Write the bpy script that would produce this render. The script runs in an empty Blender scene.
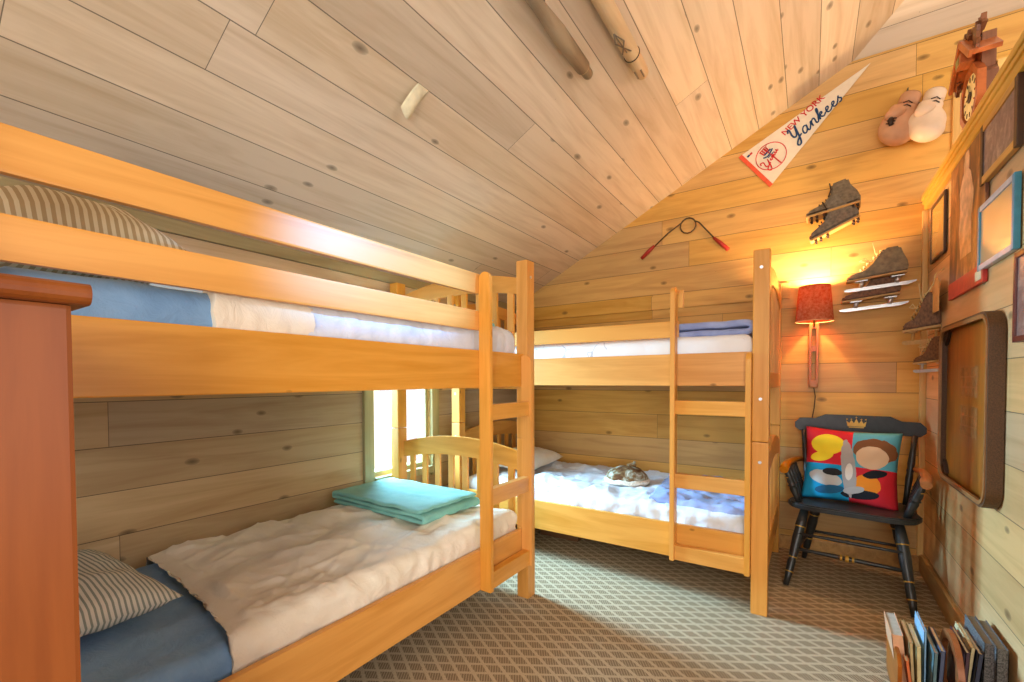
import bpy, bmesh, math, random
from mathutils import Vector, Matrix, noise
PI = math.pi
D = bpy.data
C = bpy.context.scene.collection
random.seed(7)

# ---------------------------------------------------------------- camera
yaw, pitch, roll = 0.5842, -0.0236, -0.00405
fw = Vector((-math.sin(yaw)*math.cos(pitch), math.cos(yaw)*math.cos(pitch), math.sin(pitch)))
rt = Vector((math.cos(yaw), math.sin(yaw), 0)); up = rt.cross(fw)
r2 = rt*math.cos(roll)+up*math.sin(roll); u2 = -rt*math.sin(roll)+up*math.cos(roll)
cam_d = D.cameras.new('camera'); cam = D.objects.new('camera', cam_d); C.objects.link(cam)
cam.matrix_world = Matrix(((r2.x, u2.x, -fw.x, 0), (r2.y, u2.y, -fw.y, 0), (r2.z, u2.z, -fw.z, 1.2), (0, 0, 0, 1)))
cam_d.sensor_width = 36; cam_d.lens = 450.2/1024*36; cam_d.shift_y = (390.8-341)/1024
cam_d.clip_start = 0.02
bpy.context.scene.camera = cam

# ---------------------------------------------------------------- world, lights, exposure
vs = bpy.context.scene.view_settings
bpy.context.scene.display_settings.display_device = 'sRGB'
vs.view_transform = 'Standard'; vs.look = 'None'; vs.gamma = 1; vs.use_curve_mapping = False
vs.exposure = 0.0
w = D.worlds.new('world'); bpy.context.scene.world = w; w.use_nodes = True
w.node_tree.nodes['Background'].inputs[0].default_value = (0.92, 0.95, 1.0, 1)
w.node_tree.nodes['Background'].inputs[1].default_value = 1.25

def area(name, loc, target, sx, sy, power, col, spread=180):
    l = D.lights.new(name, 'AREA'); l.shape = 'RECTANGLE'; l.size = sx; l.size_y = sy
    l.energy = power; l.color = col; l.spread = math.radians(spread)
    o = D.objects.new(name, l); C.objects.link(o); o.location = loc
    o.rotation_euler = (Vector(target)-Vector(loc)).to_track_quat('-Z', 'Y').to_euler()
    return o
# daylight arriving through the left window; the other area lights are added fill
area('window_daylight', (-2.60, 2.23, 1.20), (-0.9, 2.33, 0.35), 0.6, 1.15, 96, (0.34, 0.69, 1.0), 95)
area('right_cool_fill', (1.15, 0.55, 1.5), (-1.3, 1.5, 1.5), 1.0, 1.6, 12, (0.86, 0.92, 1.0), 140)  # added cool fill from the right, washing over the left bunk's rails
sp = D.lights.new('clerestory_daylight', 'SPOT'); sp.energy = 2100; sp.color = (0.16, 0.46, 1.0); sp.spot_size = math.radians(14); sp.spot_blend = .9; sp.shadow_soft_size = .05
spo = D.objects.new('clerestory_daylight', sp); C.objects.link(spo); spo.location = (2.2, 2.9, 3.1)
spo.rotation_euler = (Vector((-1.3, 1.22, 1.64))-Vector((2.2, 2.9, 3.1))).to_track_quat('-Z', 'Y').to_euler()
area('rear_broad_fill', (0.0, -1.9, 2.3), (-0.9, 2.6, 0.6), 2.6, 1.0, 34, (1.0, 0.95, 0.88), 130)  # added broad fill behind the camera, lifting the whole room
area('rear_low_fill', (0.55, -1.5, 1.05), (-1.95, 1.25, 0.5), 1.2, 0.9, 26, (1.0, 0.98, 0.95), 110)  # added low fill that brightens the lower left bed
area('hip_ceiling_fill', (1.6, 1.6, 2.2), (0.9, 3.0, 3.4), 1.0, 1.0, 40, (1.0, 0.92, 0.84))  # added fill pointed upward to whiten the far right ceiling

# ---------------------------------------------------------------- helpers
class MB:
    def __init__(s): s.bm = bmesh.new()
    def box(s, x0, x1, y0, y1, z0, z1, bev=0.0, mat=0, M=None):
        b = bmesh.new(); bmesh.ops.create_cube(b, size=1)
        for v in b.verts:
            v.co = Vector(((x0+x1)/2+v.co.x*(x1-x0), (y0+y1)/2+v.co.y*(y1-y0), (z0+z1)/2+v.co.z*(z1-z0)))
        if bev > 0: bmesh.ops.bevel(b, geom=b.edges[:], offset=bev, segments=2, affect='EDGES', profile=0.7)
        s.add(b, mat, M); return s
    def add(s, b, mat=0, M=None, smooth=False):
        if M is not None: bmesh.ops.transform(b, matrix=M, verts=b.verts)
        bmesh.ops.recalc_face_normals(b, faces=b.faces)
        mp = {}
        for v in b.verts: mp[v] = s.bm.verts.new(v.co)
        for f in b.faces:
            try:
                nf = s.bm.faces.new([mp[v] for v in f.verts]); nf.material_index = mat; nf.smooth = smooth or f.smooth
            except ValueError: pass
        b.free()
    def cyl(s, p, q, r0, r1=None, n=16, mat=0, smooth=True):
        return s.tube([p, q], [r0, r1 if r1 is not None else r0], n, mat)
    def tube(s, pts, rad, n=10, mat=0, closed=False, M=None):
        pts = [Vector(p) for p in pts]; N = len(pts)
        if not isinstance(rad, (list, tuple)): rad = [rad]*N
        b = bmesh.new(); rings = []; ref = None
        for i in range(N):
            if closed: t = pts[(i+1) % N]-pts[i-1]
            else: t = pts[min(i+1, N-1)]-pts[max(i-1, 0)]
            t.normalize()
            if ref is None: ref = Vector((0, 0, 1)) if abs(t.z) < .9 else Vector((1, 0, 0))
            a = t.cross(ref); a.normalize(); c = a.cross(t); ref = c
            rings.append([b.verts.new(pts[i]+rad[i]*(math.cos(2*PI*k/n)*a+math.sin(2*PI*k/n)*c)) for k in range(n)])
        R = range(N if closed else N-1)
        for i in R:
            A, B = rings[i], rings[(i+1) % N]
            for k in range(n):
                f = b.faces.new((A[k], A[(k+1) % n], B[(k+1) % n], B[k])); f.smooth = True
        if not closed:
            b.faces.new(rings[0][::-1]); b.faces.new(rings[-1])
        s.add(b, mat, M); return s
    def lathe(s, prof, o=(0, 0, 0), n=28, mat=0, M=None, cap=True):
        b = bmesh.new(); rings = []
        for r, z in prof:
            rings.append([b.verts.new((o[0]+r*math.cos(2*PI*k/n), o[1]+r*math.sin(2*PI*k/n), o[2]+z)) for k in range(n)])
        for A, B in zip(rings, rings[1:]):
            for k in range(n):
                f = b.faces.new((A[k], A[(k+1) % n], B[(k+1) % n], B[k])); f.smooth = True
        if cap:
            b.faces.new(rings[0][::-1]); b.faces.new(rings[-1])
        s.add(b, mat, M); return s
    def prism(s, poly, d0, d1, axis='y', mat=0, bev=0.0, M=None):
        # poly: list of 2D points; axis is the extrusion axis. y: (x,z) ; x: (y,z) ; z: (x,y)
        b = bmesh.new()
        def P(p, d): return {'y': (p[0], d, p[1]), 'x': (d, p[0], p[1]), 'z': (p[0], p[1], d)}[axis]
        A = [b.verts.new(P(p, d0)) for p in poly]; B = [b.verts.new(P(p, d1)) for p in poly]
        b.faces.new(A); b.faces.new(B[::-1])
        n = len(poly)
        for i in range(n): b.faces.new((A[i], B[i], B[(i+1) % n], A[(i+1) % n]))
        bmesh.ops.recalc_face_normals(b, faces=b.faces)
        if bev > 0:
            es = [e for e in b.edges if abs(e.calc_face_angle(0)) > 0.6]
            bmesh.ops.bevel(b, geom=es, offset=bev, segments=2, affect='EDGES')
        s.add(b, mat, M); return s
    def build(s, name, mats, parent=None, loc=None):
        me = D.meshes.new(name)
        bmesh.ops.recalc_face_normals(s.bm, faces=s.bm.faces)
        s.bm.to_mesh(me); s.bm.free()
        if not isinstance(mats, (list, tuple)): mats = [mats]
        for m in mats: me.materials.append(m)
        o = D.objects.new(name, me); C.objects.link(o)
        if parent: o.parent = parent
        if loc: o.location = loc
        return o

def tag(o, label=None, cat=None, group=None, kind=None):
    if label: o['label'] = label
    if cat: o['category'] = cat
    if group: o['group'] = group
    if kind: o['kind'] = kind
    return o
def empty(name, label, cat, loc=(0, 0, 0), rz=0, group=None):
    o = D.objects.new(name, None); C.objects.link(o); o.location = loc; o.rotation_euler = (0, 0, rz)
    o.empty_display_size = .1
    return tag(o, label, cat, group)
def children(o): return [c for c in D.objects if c.parent == o]
def copy_tree(o, parent=None):
    c = o.copy(); C.objects.link(c); c.parent = parent
    for ch in children(o): copy_tree(ch, c)
    return c
def subsurf(o, n=1):
    m = o.modifiers.new('s', 'SUBSURF'); m.levels = n; m.render_levels = n
    for p in o.data.polygons: p.use_smooth = True
    return o
def nz(x, y, z=0.0, s=1.0): return noise.noise(Vector((x*s, y*s, z*s)))

# ---------------------------------------------------------------- materials
def rgb(r, g, b):
    f = lambda c: (c/255/12.92) if c/255 <= .04045 else ((c/255+.055)/1.055)**2.4
    return (f(r), f(g), f(b), 1)
class NT:
    def __init__(s, name, rough=.6, spec=.4):
        s.m = D.materials.new(name); s.m.use_nodes = True; s.t = s.m.node_tree
        s.b = s.t.nodes['Principled BSDF']; s.b.inputs['Roughness'].default_value = rough
        s.b.inputs['Specular IOR Level'].default_value = spec
        s.co = s.n('ShaderNodeTexCoord').outputs['Object']
    def n(s, t, **k):
        x = s.t.nodes.new(t)
        for a, v in k.items(): setattr(x, a, v)
        return x
    def l(s, a, b): s.t.links.new(a, b)
    def m_(s, op, a, b=None, c=None, clamp=False):
        x = s.n('ShaderNodeMath', operation=op, use_clamp=clamp)
        for i, v in enumerate((a, b, c)):
            if v is None: continue
            if hasattr(v, 'links') or hasattr(v, 'is_linked'): s.l(v, x.inputs[i])
            else: x.inputs[i].default_value = v
        return x.outputs[0]
    def mix(s, f, a, b, mode='MIX'):
        x = s.n('ShaderNodeMix', data_type='RGBA', blend_type=mode)
        for i, v in ((0, f), (6, a), (7, b)):
            if hasattr(v, 'is_linked'): s.l(v, x.inputs[i])
            else: x.inputs[i].default_value = v
        return x.outputs[2]
    def sep(s, v=None):
        x = s.n('ShaderNodeSeparateXYZ'); s.l(v or s.co, x.inputs[0]); return x.outputs
    def comb(s, a, b, c):
        x = s.n('ShaderNodeCombineXYZ')
        for i, v in enumerate((a, b, c)):
            if hasattr(v, 'is_linked'): s.l(v, x.inputs[i])
            else: x.inputs[i].default_value = v
        return x.outputs[0]
    def noise(s, v, scale=5, detail=3, rough=.5, dist=0):
        x = s.n('ShaderNodeTexNoise'); s.l(v, x.inputs['Vector'])
        x.inputs['Scale'].default_value = scale; x.inputs['Detail'].default_value = detail
        x.inputs['Roughness'].default_value = rough; x.inputs['Distortion'].default_value = dist
        return x.outputs['Fac']
    def ramp(s, f, stops):
        x = s.n('ShaderNodeValToRGB'); s.l(f, x.inputs[0]); e = x.color_ramp.elements
        while len(e) < len(stops): e.new(.5)
        for i, (p, c) in enumerate(stops): e[i].position = p; e[i].color = c
        return x.outputs[0]
    def white(s, v):
        x = s.n('ShaderNodeTexWhiteNoise', noise_dimensions='3D'); s.l(v, x.inputs[0]); return x.outputs
    def bump(s, h, st=.3, d=.01):
        x = s.n('ShaderNodeBump'); s.l(h, x.inputs['Height']); x.inputs['Strength'].default_value = st
        x.inputs['Distance'].default_value = d; s.l(x.outputs[0], s.b.inputs['Normal'])
    def out(s, c): 
        if hasattr(c, 'is_linked'): s.l(c, s.b.inputs['Base Color'])
        else: s.b.inputs['Base Color'].default_value = c
        return s.m

def plain(name, c, rough=.6, spec=.4, metal=0, var=.12, scale=30):
    t = NT(name, rough, spec); t.b.inputs['Metallic'].default_value = metal
    f = t.noise(t.co, scale, 3)
    c2 = tuple(max(0, x*(1-var)) for x in c[:3])+(1,); c1 = tuple(min(1, x*(1+var)) for x in c[:3])+(1,)
    return t.out(t.ramp(f, [(.3, c2), (.7, c1)]))

def wood(name, light, dark, along, across, third=None, plank=0, off=0, length=4.2, rough=.5, spec=.35,
         knots=1.0, grain=1.0, seam=.0035, vary=.5, slope=1.0, knotcol=None, gray=None):
    """boards run along one axis; 'across' measured with slope factor for pitched ceilings"""
    t = NT(name, rough, spec); o = t.sep(); ax = {'x': 0, 'y': 1, 'z': 2}
    A = o[ax[along]]; B = t.m_('MULTIPLY', o[ax[across]], slope)
    rest = [k for k in 'xyz' if k not in (along, across)][0]; R = o[ax[rest]]
    if plank:
        pb = t.m_('DIVIDE', t.m_('SUBTRACT', B, off), plank)
        idx = t.m_('FLOOR', pb); fr = t.m_('FRACT', pb)
        rn = t.white(t.comb(idx, 3.7, 1.3))[0]
        pa = t.m_('ADD', t.m_('DIVIDE', A, length), t.m_('MULTIPLY', rn, 7.31))
        ia = t.m_('FLOOR', pa); fa = t.m_('FRACT', pa)
        rid = t.white(t.comb(idx, ia, 5.1))[0]
        e1 = t.m_('LESS_THAN', t.m_('MULTIPLY', t.m_('MINIMUM', fr, t.m_('SUBTRACT', 1.0, fr)), plank), seam/2)
        e2 = t.m_('LESS_THAN', t.m_('MULTIPLY', t.m_('MINIMUM', fa, t.m_('SUBTRACT', 1.0, fa)), length), seam/3)
        sm = t.m_('MAXIMUM', e1, e2)
    else:
        oi = t.n('ShaderNodeObjectInfo').outputs['Random']; rid = oi; sm = None
    sh = t.m_('MULTIPLY', rid, 37.0)
    v = t.comb(t.m_('ADD', t.m_('MULTIPLY', A, .8*grain), sh), t.m_('ADD', t.m_('MULTIPLY', B, 8*grain), sh), t.m_('MULTIPLY', R, 8*grain))
    g1 = t.noise(v, 1.5, 4, .55, 1.1)
    v2 = t.comb(t.m_('ADD', t.m_('MULTIPLY', A, 4), sh), t.m_('MULTIPLY', B, 90), t.m_('MULTIPLY', R, 90))
    g2 = t.noise(v2, 1.0, 3, .6)
    g = t.m_('ADD', t.m_('MULTIPLY', g1, .84), t.m_('MULTIPLY', g2, .16))
    col = t.ramp(g, [(.30, dark), (.58, light)])
    # broad tone shift per board
    hs = t.n('ShaderNodeHueSaturation'); t.l(col, hs.inputs['Color'])
    t.l(t.m_('ADD', 1-vary*.25, t.m_('MULTIPLY', rid, vary*.5)), hs.inputs['Value'])
    t.l(t.m_('ADD', 1-vary*.15, t.m_('MULTIPLY', t.m_('FRACT', t.m_('MULTIPLY', rid, 13.7)), vary*.3)), hs.inputs['Saturation'])
    col = hs.outputs[0]
    if gray is not None:
        ng = t.noise(t.co, 1.3, 3, .6, .4)
        f = t.ramp(ng, [(.42, (0, 0, 0, 1)), (.68, (1, 1, 1, 1))])
        col = t.mix(t.m_('MULTIPLY', f, gray[1]), col, gray[0])
    if knots > 0:
        kv = t.comb(t.m_('ADD', t.m_('MULTIPLY', A, .8), sh), t.m_('MULTIPLY', B, 1.5), t.m_('MULTIPLY', R, 0.0 if plank else 1.5))
        vo = t.n('ShaderNodeTexVoronoi', voronoi_dimensions='2D' if plank else '3D'); vo.inputs['Scale'].default_value = (3.0 if plank else 3.6)*knots; t.l(kv, vo.inputs['Vector'])
        d = t.m_('ADD', vo.outputs['Distance'], t.m_('MULTIPLY', t.m_('SUBTRACT', g1, .5), .05))
        rr = t.white(vo.outputs['Position'])[0]
        lim = t.m_('MULTIPLY', t.m_('GREATER_THAN', rr, .55 if plank else .30), t.m_('ADD', .03, t.m_('MULTIPLY', rr, .055)))
        kf = t.m_('SUBTRACT', 1.0, t.m_('DIVIDE', d, t.m_('ADD', lim, .0001)), clamp=True)
        kf = t.m_('MULTIPLY', t.m_('POWER', kf, .5), .85)
        kc = knotcol or tuple(x*.28 for x in dark[:3])+(1,)
        col = t.mix(kf, col, kc)
    if sm is not None:
        col = t.mix(t.m_('MULTIPLY', sm, .8), col, tuple(x*.16 for x in dark[:3])+(1,))
        h = t.m_('SUBTRACT', t.m_('MULTIPLY', g2, .1), sm); t.bump(h, .35, .004)
    else: t.bump(g2, .08, .002)
    return t.out(col)

M = {}
M['back'] = wood('back_wall_pine', rgb(212, 166, 92), rgb(188, 140, 72), 'x', 'z', plank=.195, off=.135, rough=.5, vary=.55)
M['left'] = wood('left_wall_pine', rgb(206, 178, 136), rgb(182, 150, 108), 'y', 'z', plank=.187, off=.183, rough=.55, vary=.5)
M['right'] = wood('right_wall_pine', rgb(220, 178, 124), rgb(198, 154, 102), 'y', 'z', plank=.19, off=.13, rough=.5, vary=.5)
M['ceil'] = wood('ceiling_pickled_pine', rgb(222, 202, 172), rgb(202, 178, 144), 'y', 'x', plank=.199, off=.037, slope=1.124, rough=.55, vary=.55, seam=.004)
M['ceil2'] = wood('hip_ceiling_pine', rgb(232, 216, 190), rgb(212, 194, 164), 'x', 'y', plank=.2, off=.1, slope=1.09, rough=.55, vary=.4)
M['trimy'] = wood('yellow_trim', rgb(226, 178, 84), rgb(198, 146, 56), 'y', 'z', rough=.35, knots=0, vary=.2)
M['trimz'] = wood('yellow_trim_upright', rgb(226, 184, 110), rgb(196, 150, 76), 'z', 'x', rough=.4, knots=0, vary=.2)
M['green_trim'] = wood('window_casing_wood', rgb(186, 178, 136), rgb(162, 154, 112), 'z', 'y', rough=.5, knots=0, vary=.2)
M['base'] = wood('baseboard_wood', rgb(196, 152, 90), rgb(150, 108, 60), 'y', 'z', rough=.4, knots=0, vary=.2)
hl, hd = rgb(226, 160, 76), rgb(206, 138, 54)
M['px'] = wood('honey_pine_x', hl, hd, 'x', 'z', rough=.38, knots=1.1, vary=.22)
M['pz'] = wood('honey_pine_z', hl, hd, 'z', 'x', rough=.38, knots=1.1, vary=.22)
M['py'] = wood('honey_pine_y', hl, hd, 'y', 'z', rough=.38, knots=1.1, vary=.22)
M['chest'] = wood('red_cherry_wood', rgb(134, 70, 24), rgb(116, 56, 18), 'z', 'y', rough=.4, knots=0, vary=.1)
M['block'] = wood('brown_block_wood', rgb(120, 84, 54), rgb(90, 62, 40), 'x', 'z', knots=0)
M['pole1'] = wood('weathered_pole_wood', rgb(158, 138, 110), rgb(112, 94, 72), 'y', 'x', knots=0, rough=.5)
M['pole2'] = wood('pale_pole_wood', rgb(222, 190, 140), rgb(196, 158, 108), 'y', 'x', knots=0, rough=.5)
M['tray_in'] = wood('tray_panel_wood', rgb(168, 108, 54), rgb(134, 80, 38), 'z', 'y', knots=0, rough=.35)
M['tray_rim'] = plain('tray_rim_brown', rgb(92, 62, 36), .55, var=.35, scale=260)
M['tray_lip'] = plain('tray_lip_tan', rgb(150, 104, 58), .45)
M['dark'] = plain('dark_brown', rgb(52, 34, 24), .5)
M['black'] = plain('chair_black_paint', rgb(40, 40, 38), .38, .5, var=.25)
M['gold'] = plain('gold_paint', rgb(196, 150, 62), .4, .5, .3)
M['armwood'] = wood('arm_rest_wood', rgb(206, 132, 62), rgb(168, 96, 40), 'y', 'x', knots=0, rough=.3)
M['steel'] = plain('brushed_steel', rgb(200, 200, 200), .35, .5, .8)
M['sole'] = plain('tan_leather_sole', rgb(190, 150, 90), .6)
M['leather'] = plain('olive_black_leather', rgb(112, 98, 68), .5, .5, var=.35, scale=40)
M['leather2'] = plain('grey_black_leather', rgb(112, 100, 82), .45, .5, var=.4, scale=50)
M['leather3'] = plain('old_brown_leather', rgb(112, 74, 42), .55, .4, var=.45, scale=60)
M['lace'] = plain('cream_lace', rgb(220, 196, 140), .8)
M['red'] = plain('red_grip', rgb(170, 44, 34), .4)
M['wire'] = plain('dark_spring', rgb(90, 74, 52), .4, .5, .6)
M['glove'] = plain('tan_pink_leather', rgb(214, 164, 128), .5, .4, var=.12, scale=12)
M['glove2'] = plain('pale_leather', rgb(238, 216, 190), .45, .4, var=.08, scale=12)
M['paper'] = plain('cream_paper', rgb(226, 214, 176), .8)
M['teal_frame'] = plain('teal_blue_paint', rgb(60, 136, 164), .4)
M['pale_frame'] = plain('pale_grey_paint', rgb(184, 184, 186), .4)

def cloth(name, c1, c2=None, scale=6, rough=.85, weave=0, bumpst=.32):
    t = NT(name, rough, .2); c2 = c2 or tuple(x*.88 for x in c1[:3])+(1,)
    f = t.noise(t.co, scale, 4, .55)
    if weave:
        h = t.noise(t.co, weave, 2, .5); t.bump(h, bumpst, .004)
    else: t.bump(t.noise(t.co, 14, 4, .6, 1.2), bumpst, .02)
    t.b.inputs['Sheen Weight'].default_value = .15
    return t.out(t.ramp(f, [(.35, c2), (.65, c1)]))
M['blue'] = cloth('blue_sheet', rgb(142, 178, 212), rgb(120, 158, 196))
M['cream'] = cloth('cream_sheet', rgb(244, 232, 210), rgb(236, 222, 196))
M['white'] = cloth('white_sheet', rgb(224, 225, 228), rgb(208, 210, 216))
M['teal'] = cloth('teal_thermal_blanket', rgb(142, 204, 192), rgb(120, 184, 172), weave=110, bumpst=1.0)
M['lilac'] = cloth('lilac_cotton_blanket', rgb(166, 176, 212), rgb(134, 146, 190), weave=160, bumpst=.5)
def sketch_cloth():
    t = NT('floral_sketch_sheet', .85, .2)
    vo = t.n('ShaderNodeTexVoronoi', feature='DISTANCE_TO_EDGE'); vo.inputs['Scale'].default_value = 7
    nv = t.n('ShaderNodeTexNoise'); nv.inputs['Scale'].default_value = 6; t.l(t.co, nv.inputs['Vector'])
    va = t.n('ShaderNodeVectorMath', operation='MULTIPLY_ADD'); t.l(nv.outputs['Color'], va.inputs[0]); va.inputs[1].default_value = (.25, .25, .25); t.l(t.co, va.inputs[2])
    t.l(va.outputs[0], vo.inputs['Vector'])
    ln = t.m_('LESS_THAN', vo.outputs[0], .02)
    ln = t.m_('MULTIPLY', ln, t.m_('GREATER_THAN', t.noise(t.co, 5, 2), .52))
    t.bump(t.noise(t.co, 14, 4, .6, 1.2), .15, .02)
    return t.out(t.mix(t.m_('MULTIPLY', ln, .5), rgb(234, 232, 230), rgb(140, 146, 168)))
M['sketch'] = sketch_cloth()
def stripes(name, c1, c2, axis, period, duty=.5, wob=.0):
    t = NT(name, .85, .2); o = t.sep()
    a = o[{'x': 0, 'y': 1, 'z': 2}[axis]]
    f = t.m_('FRACT', t.m_('DIVIDE', a, period))
    s_ = t.m_('LESS_THAN', t.m_('ABSOLUTE', t.m_('SUBTRACT', f, .5)), duty/2)
    t.bump(t.noise(t.co, 14, 4, .6, 1.2), .1, .02)
    return t.out(t.mix(t.m_('MULTIPLY', s_, .9), c1, c2))
M['stripe'] = stripes('green_ticking', rgb(226, 222, 206), rgb(136, 146, 132), 'y', .0125, .42)
M['stripe2'] = stripes('brown_ticking', rgb(222, 208, 172), rgb(176, 152, 110), 'y', .018, .5)

def carpet():
    t = NT('carpet_diamonds', .95, .1); o = t.sep()
    nn = t.m_('MULTIPLY', t.m_('SUBTRACT', t.noise(t.co, 70, 2), .5), .10)
    X = t.m_('DIVIDE', o[0], .114); Y = t.m_('DIVIDE', o[1], .068)
    u = t.m_('FRACT', t.m_('ADD', t.m_('ADD', X, Y), nn)); v = t.m_('FRACT', t.m_('ADD', t.m_('SUBTRACT', X, Y), nn))
    d = t.m_('MINIMUM', t.m_('MINIMUM', u, t.m_('SUBTRACT', 1.0, u)), t.m_('MINIMUM', v, t.m_('SUBTRACT', 1.0, v)))
    inn = t.m_('GREATER_THAN', d, .12)
    # short loops inside each diamond
    hx = t.m_('FRACT', t.m_('MULTIPLY', t.m_('ADD', t.m_('MULTIPLY', o[0], .83), t.m_('MULTIPLY', o[1], .55)), 95))
    hatch = t.m_('GREATER_THAN', hx, .4)
    f = t.m_('ADD', .12, t.m_('MULTIPLY', inn, t.m_('ADD', .38, t.m_('MULTIPLY', hatch, .5))))
    pile = t.noise(t.co, 320, 2, .6); t.bump(pile, .6, .004)
    col = t.mix(f, rgb(198, 176, 142), rgb(138, 118, 90))
    sp = t.ramp(pile, [(.3, (.72, .72, .72, 1)), (.7, (1.2, 1.2, 1.2, 1))])
    return t.out(t.mix(1.0, col, sp, 'MULTIPLY'))
M['carpet'] = carpet()

# ---------------------------------------------------------------- room
LX, RX, BY = -2.40, 0.595, 3.72
Y0 = -2.2
def struct(name, mb, mat): return tag(mb.build(name, mat), kind='structure')
m = MB(); m.box(LX-.12, 2.7, Y0, BY+.12, -.08, 0); struct('floor', m, M['carpet'])
# left wall around the window: Y 1.975..2.50, z .56..1.56
WY0, WY1, WZ0, WZ1 = 1.955, 2.50, .56, 1.72
m = MB()
m.box(LX-.12, LX, Y0, WY0, 0, 1.96); m.box(LX-.12, LX, WY1, BY+.12, 0, 1.96)
m.box(LX-.12, LX, WY0, WY1, 0, WZ0); m.box(LX-.12, LX, WY0, WY1, WZ1, 1.96)
struct('wall_left', m, M['left'])
def zA(x): return 3.159+.513*x
def zB(y): return 3.27+.433*(BY-y)
m = MB(); m.prism([(LX-.12, 0), (2.7, 0), (2.7, 3.27), (.216, 3.27), (LX-.12, zA(LX-.12))], BY, BY+.12, 'y')
struct('wall_back', m, M['back'])
m = MB(); m.box(RX, RX+.12, 1.25, BY, 0, 2.285); struct('wall_right', m, M['right'])
m = MB(); m.box(2.6, 2.72, Y0, BY, 0, 4.6); struct('wall_far_right', m, M['right'])
m = MB(); m.box(LX-.12, LX+.5, Y0-.1, Y0, 0, 2.4); m.box(1.6, 2.7, Y0-.1, Y0, 0, 4.5); m.box(LX+.5, 1.6, Y0-.1, Y0, 0, .5); m.prism([(LX+.5, 1.9), (1.6, 1.9), (1.6, zA(1.6)), (LX+.5, zA(LX+.5))], Y0-.1, Y0, 'y')
struct('wall_rear', m, M['back'])
# main slope, cut along the hip line where it meets the second slope
def crease_x(y): return (zB(y)-3.159)/.513
T = .08
b = bmesh.new()
ys = [BY+.12, Y0]
xc0 = crease_x(BY+.12); yk = BY-((3.159+.513*2.7)-3.27)/.433
poly = [(LX-.12, Y0), (2.7, Y0), (2.7, yk), (xc0, BY+.12), (LX-.12, BY+.12)]
lo = [b.verts.new((x, y, zA(x))) for x, y in poly]; hi = [b.verts.new((x, y, zA(x)+T)) for x, y in poly]
b.faces.new(lo); b.faces.new(hi[::-1])
for i in range(5): b.faces.new((lo[i], hi[i], hi[(i+1) % 5], lo[(i+1) % 5]))
m = MB(); m.add(b); struct('ceiling', m, M['ceil'])
b = bmesh.new(); poly = [(xc0, BY+.12), (2.7, yk), (2.7, BY+.12)]
lo = [b.verts.new((x, y, zB(y))) for x, y in poly]; hi = [b.verts.new((x, y, zB(y)+T)) for x, y in poly]
b.faces.new(lo); b.faces.new(hi[::-1])
for i in range(3): b.faces.new((lo[i], hi[i], hi[(i+1) % 3], lo[(i+1) % 3]))
m = MB(); m.add(b); struct('ceiling_hip', m, M['ceil2'])
# trims
m = MB(); m.box(LX, LX+.022, Y0, BY, 1.865, 1.925, .004); struct('trim_1', m, wood('olive_trim', rgb(168, 150, 104), rgb(140, 122, 80), 'y', 'z', knots=.8, vary=.1))
m = MB()   # cap of the partition: ledge with a moulding below
m.box(RX-.035, RX+.15, 1.24, BY-.002, 2.285, 2.315, .006); m.box(RX-.022, RX, 1.24, BY-.002, 2.225, 2.285, .008)
m.box(RX-.03, RX, 1.24, BY-.002, 2.262, 2.285, .008)
struct('trim_2', m, M['trimy'])
m = MB(); m.box(RX-.03, RX, BY-.032, BY, .1, 2.225, .008); struct('trim_3', m, M['trimz'])
m = MB(); m.box(.692, .732, BY-.022, BY, 2.32, 3.03, .004); struct('trim_4', m, M['trimz'])
m = MB(); m.box(LX, -.12, BY-.022, BY, 1.765, 1.875, .006); struct('trim_5', m, M['back'])
m = MB(); m.box(RX-.018, RX, 1.24, BY, 0, .115, .005); struct('baseboard_right', m, M['base'])
m = MB(); m.box(LX, RX-.018, BY-.018, BY, 0, .095, .005); struct('baseboard_back', m, M['base'])
# window
m = MB()
cw = .075
m.box(LX, LX+.025, WY0-cw, WY0, WZ0-cw, WZ1+cw, .004); m.box(LX, LX+.025, WY1, WY1+cw, WZ0-cw, WZ1+cw, .004)
m.box(LX, LX+.025, WY0-.001, WY1+.001, WZ1, WZ1+cw, .004); m.box(LX, LX+.04, WY0-.001, WY1+.001, WZ0-.05, WZ0, .004)
m.box(LX-.1, LX-.02, WY0, WY0+.03, WZ0, WZ1); m.box(LX-.1, LX-.02, WY1-.03, WY1, WZ0, WZ1)
m.box(LX-.1, LX-.02, WY0, WY1, WZ0, WZ0+.03); m.box(LX-.1, LX-.02, WY0, WY1, WZ1-.03, WZ1)
win = struct('window_1', m, M['green_trim'])
t = NT('window_glass', .02); t.b.inputs['Transmission Weight'].default_value = 1
tr = t.n('ShaderNodeBsdfTransparent'); gl = t.n('ShaderNodeBsdfGlossy'); gl.inputs['Roughness'].default_value = .03
mx = t.n('ShaderNodeMixShader'); mx.inputs[0].default_value = .06; t.l(tr.outputs[0], mx.inputs[1]); t.l(gl.outputs[0], mx.inputs[2])
t.l(mx.outputs[0], t.t.nodes['Material Output'].inputs[0]); M['glass'] = t.m
m = MB(); m.box(LX-.066, LX-.06, WY0+.03, WY1-.03, WZ0+.03, WZ1-.03); m.build('window_pane', M['glass'], win)

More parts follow.
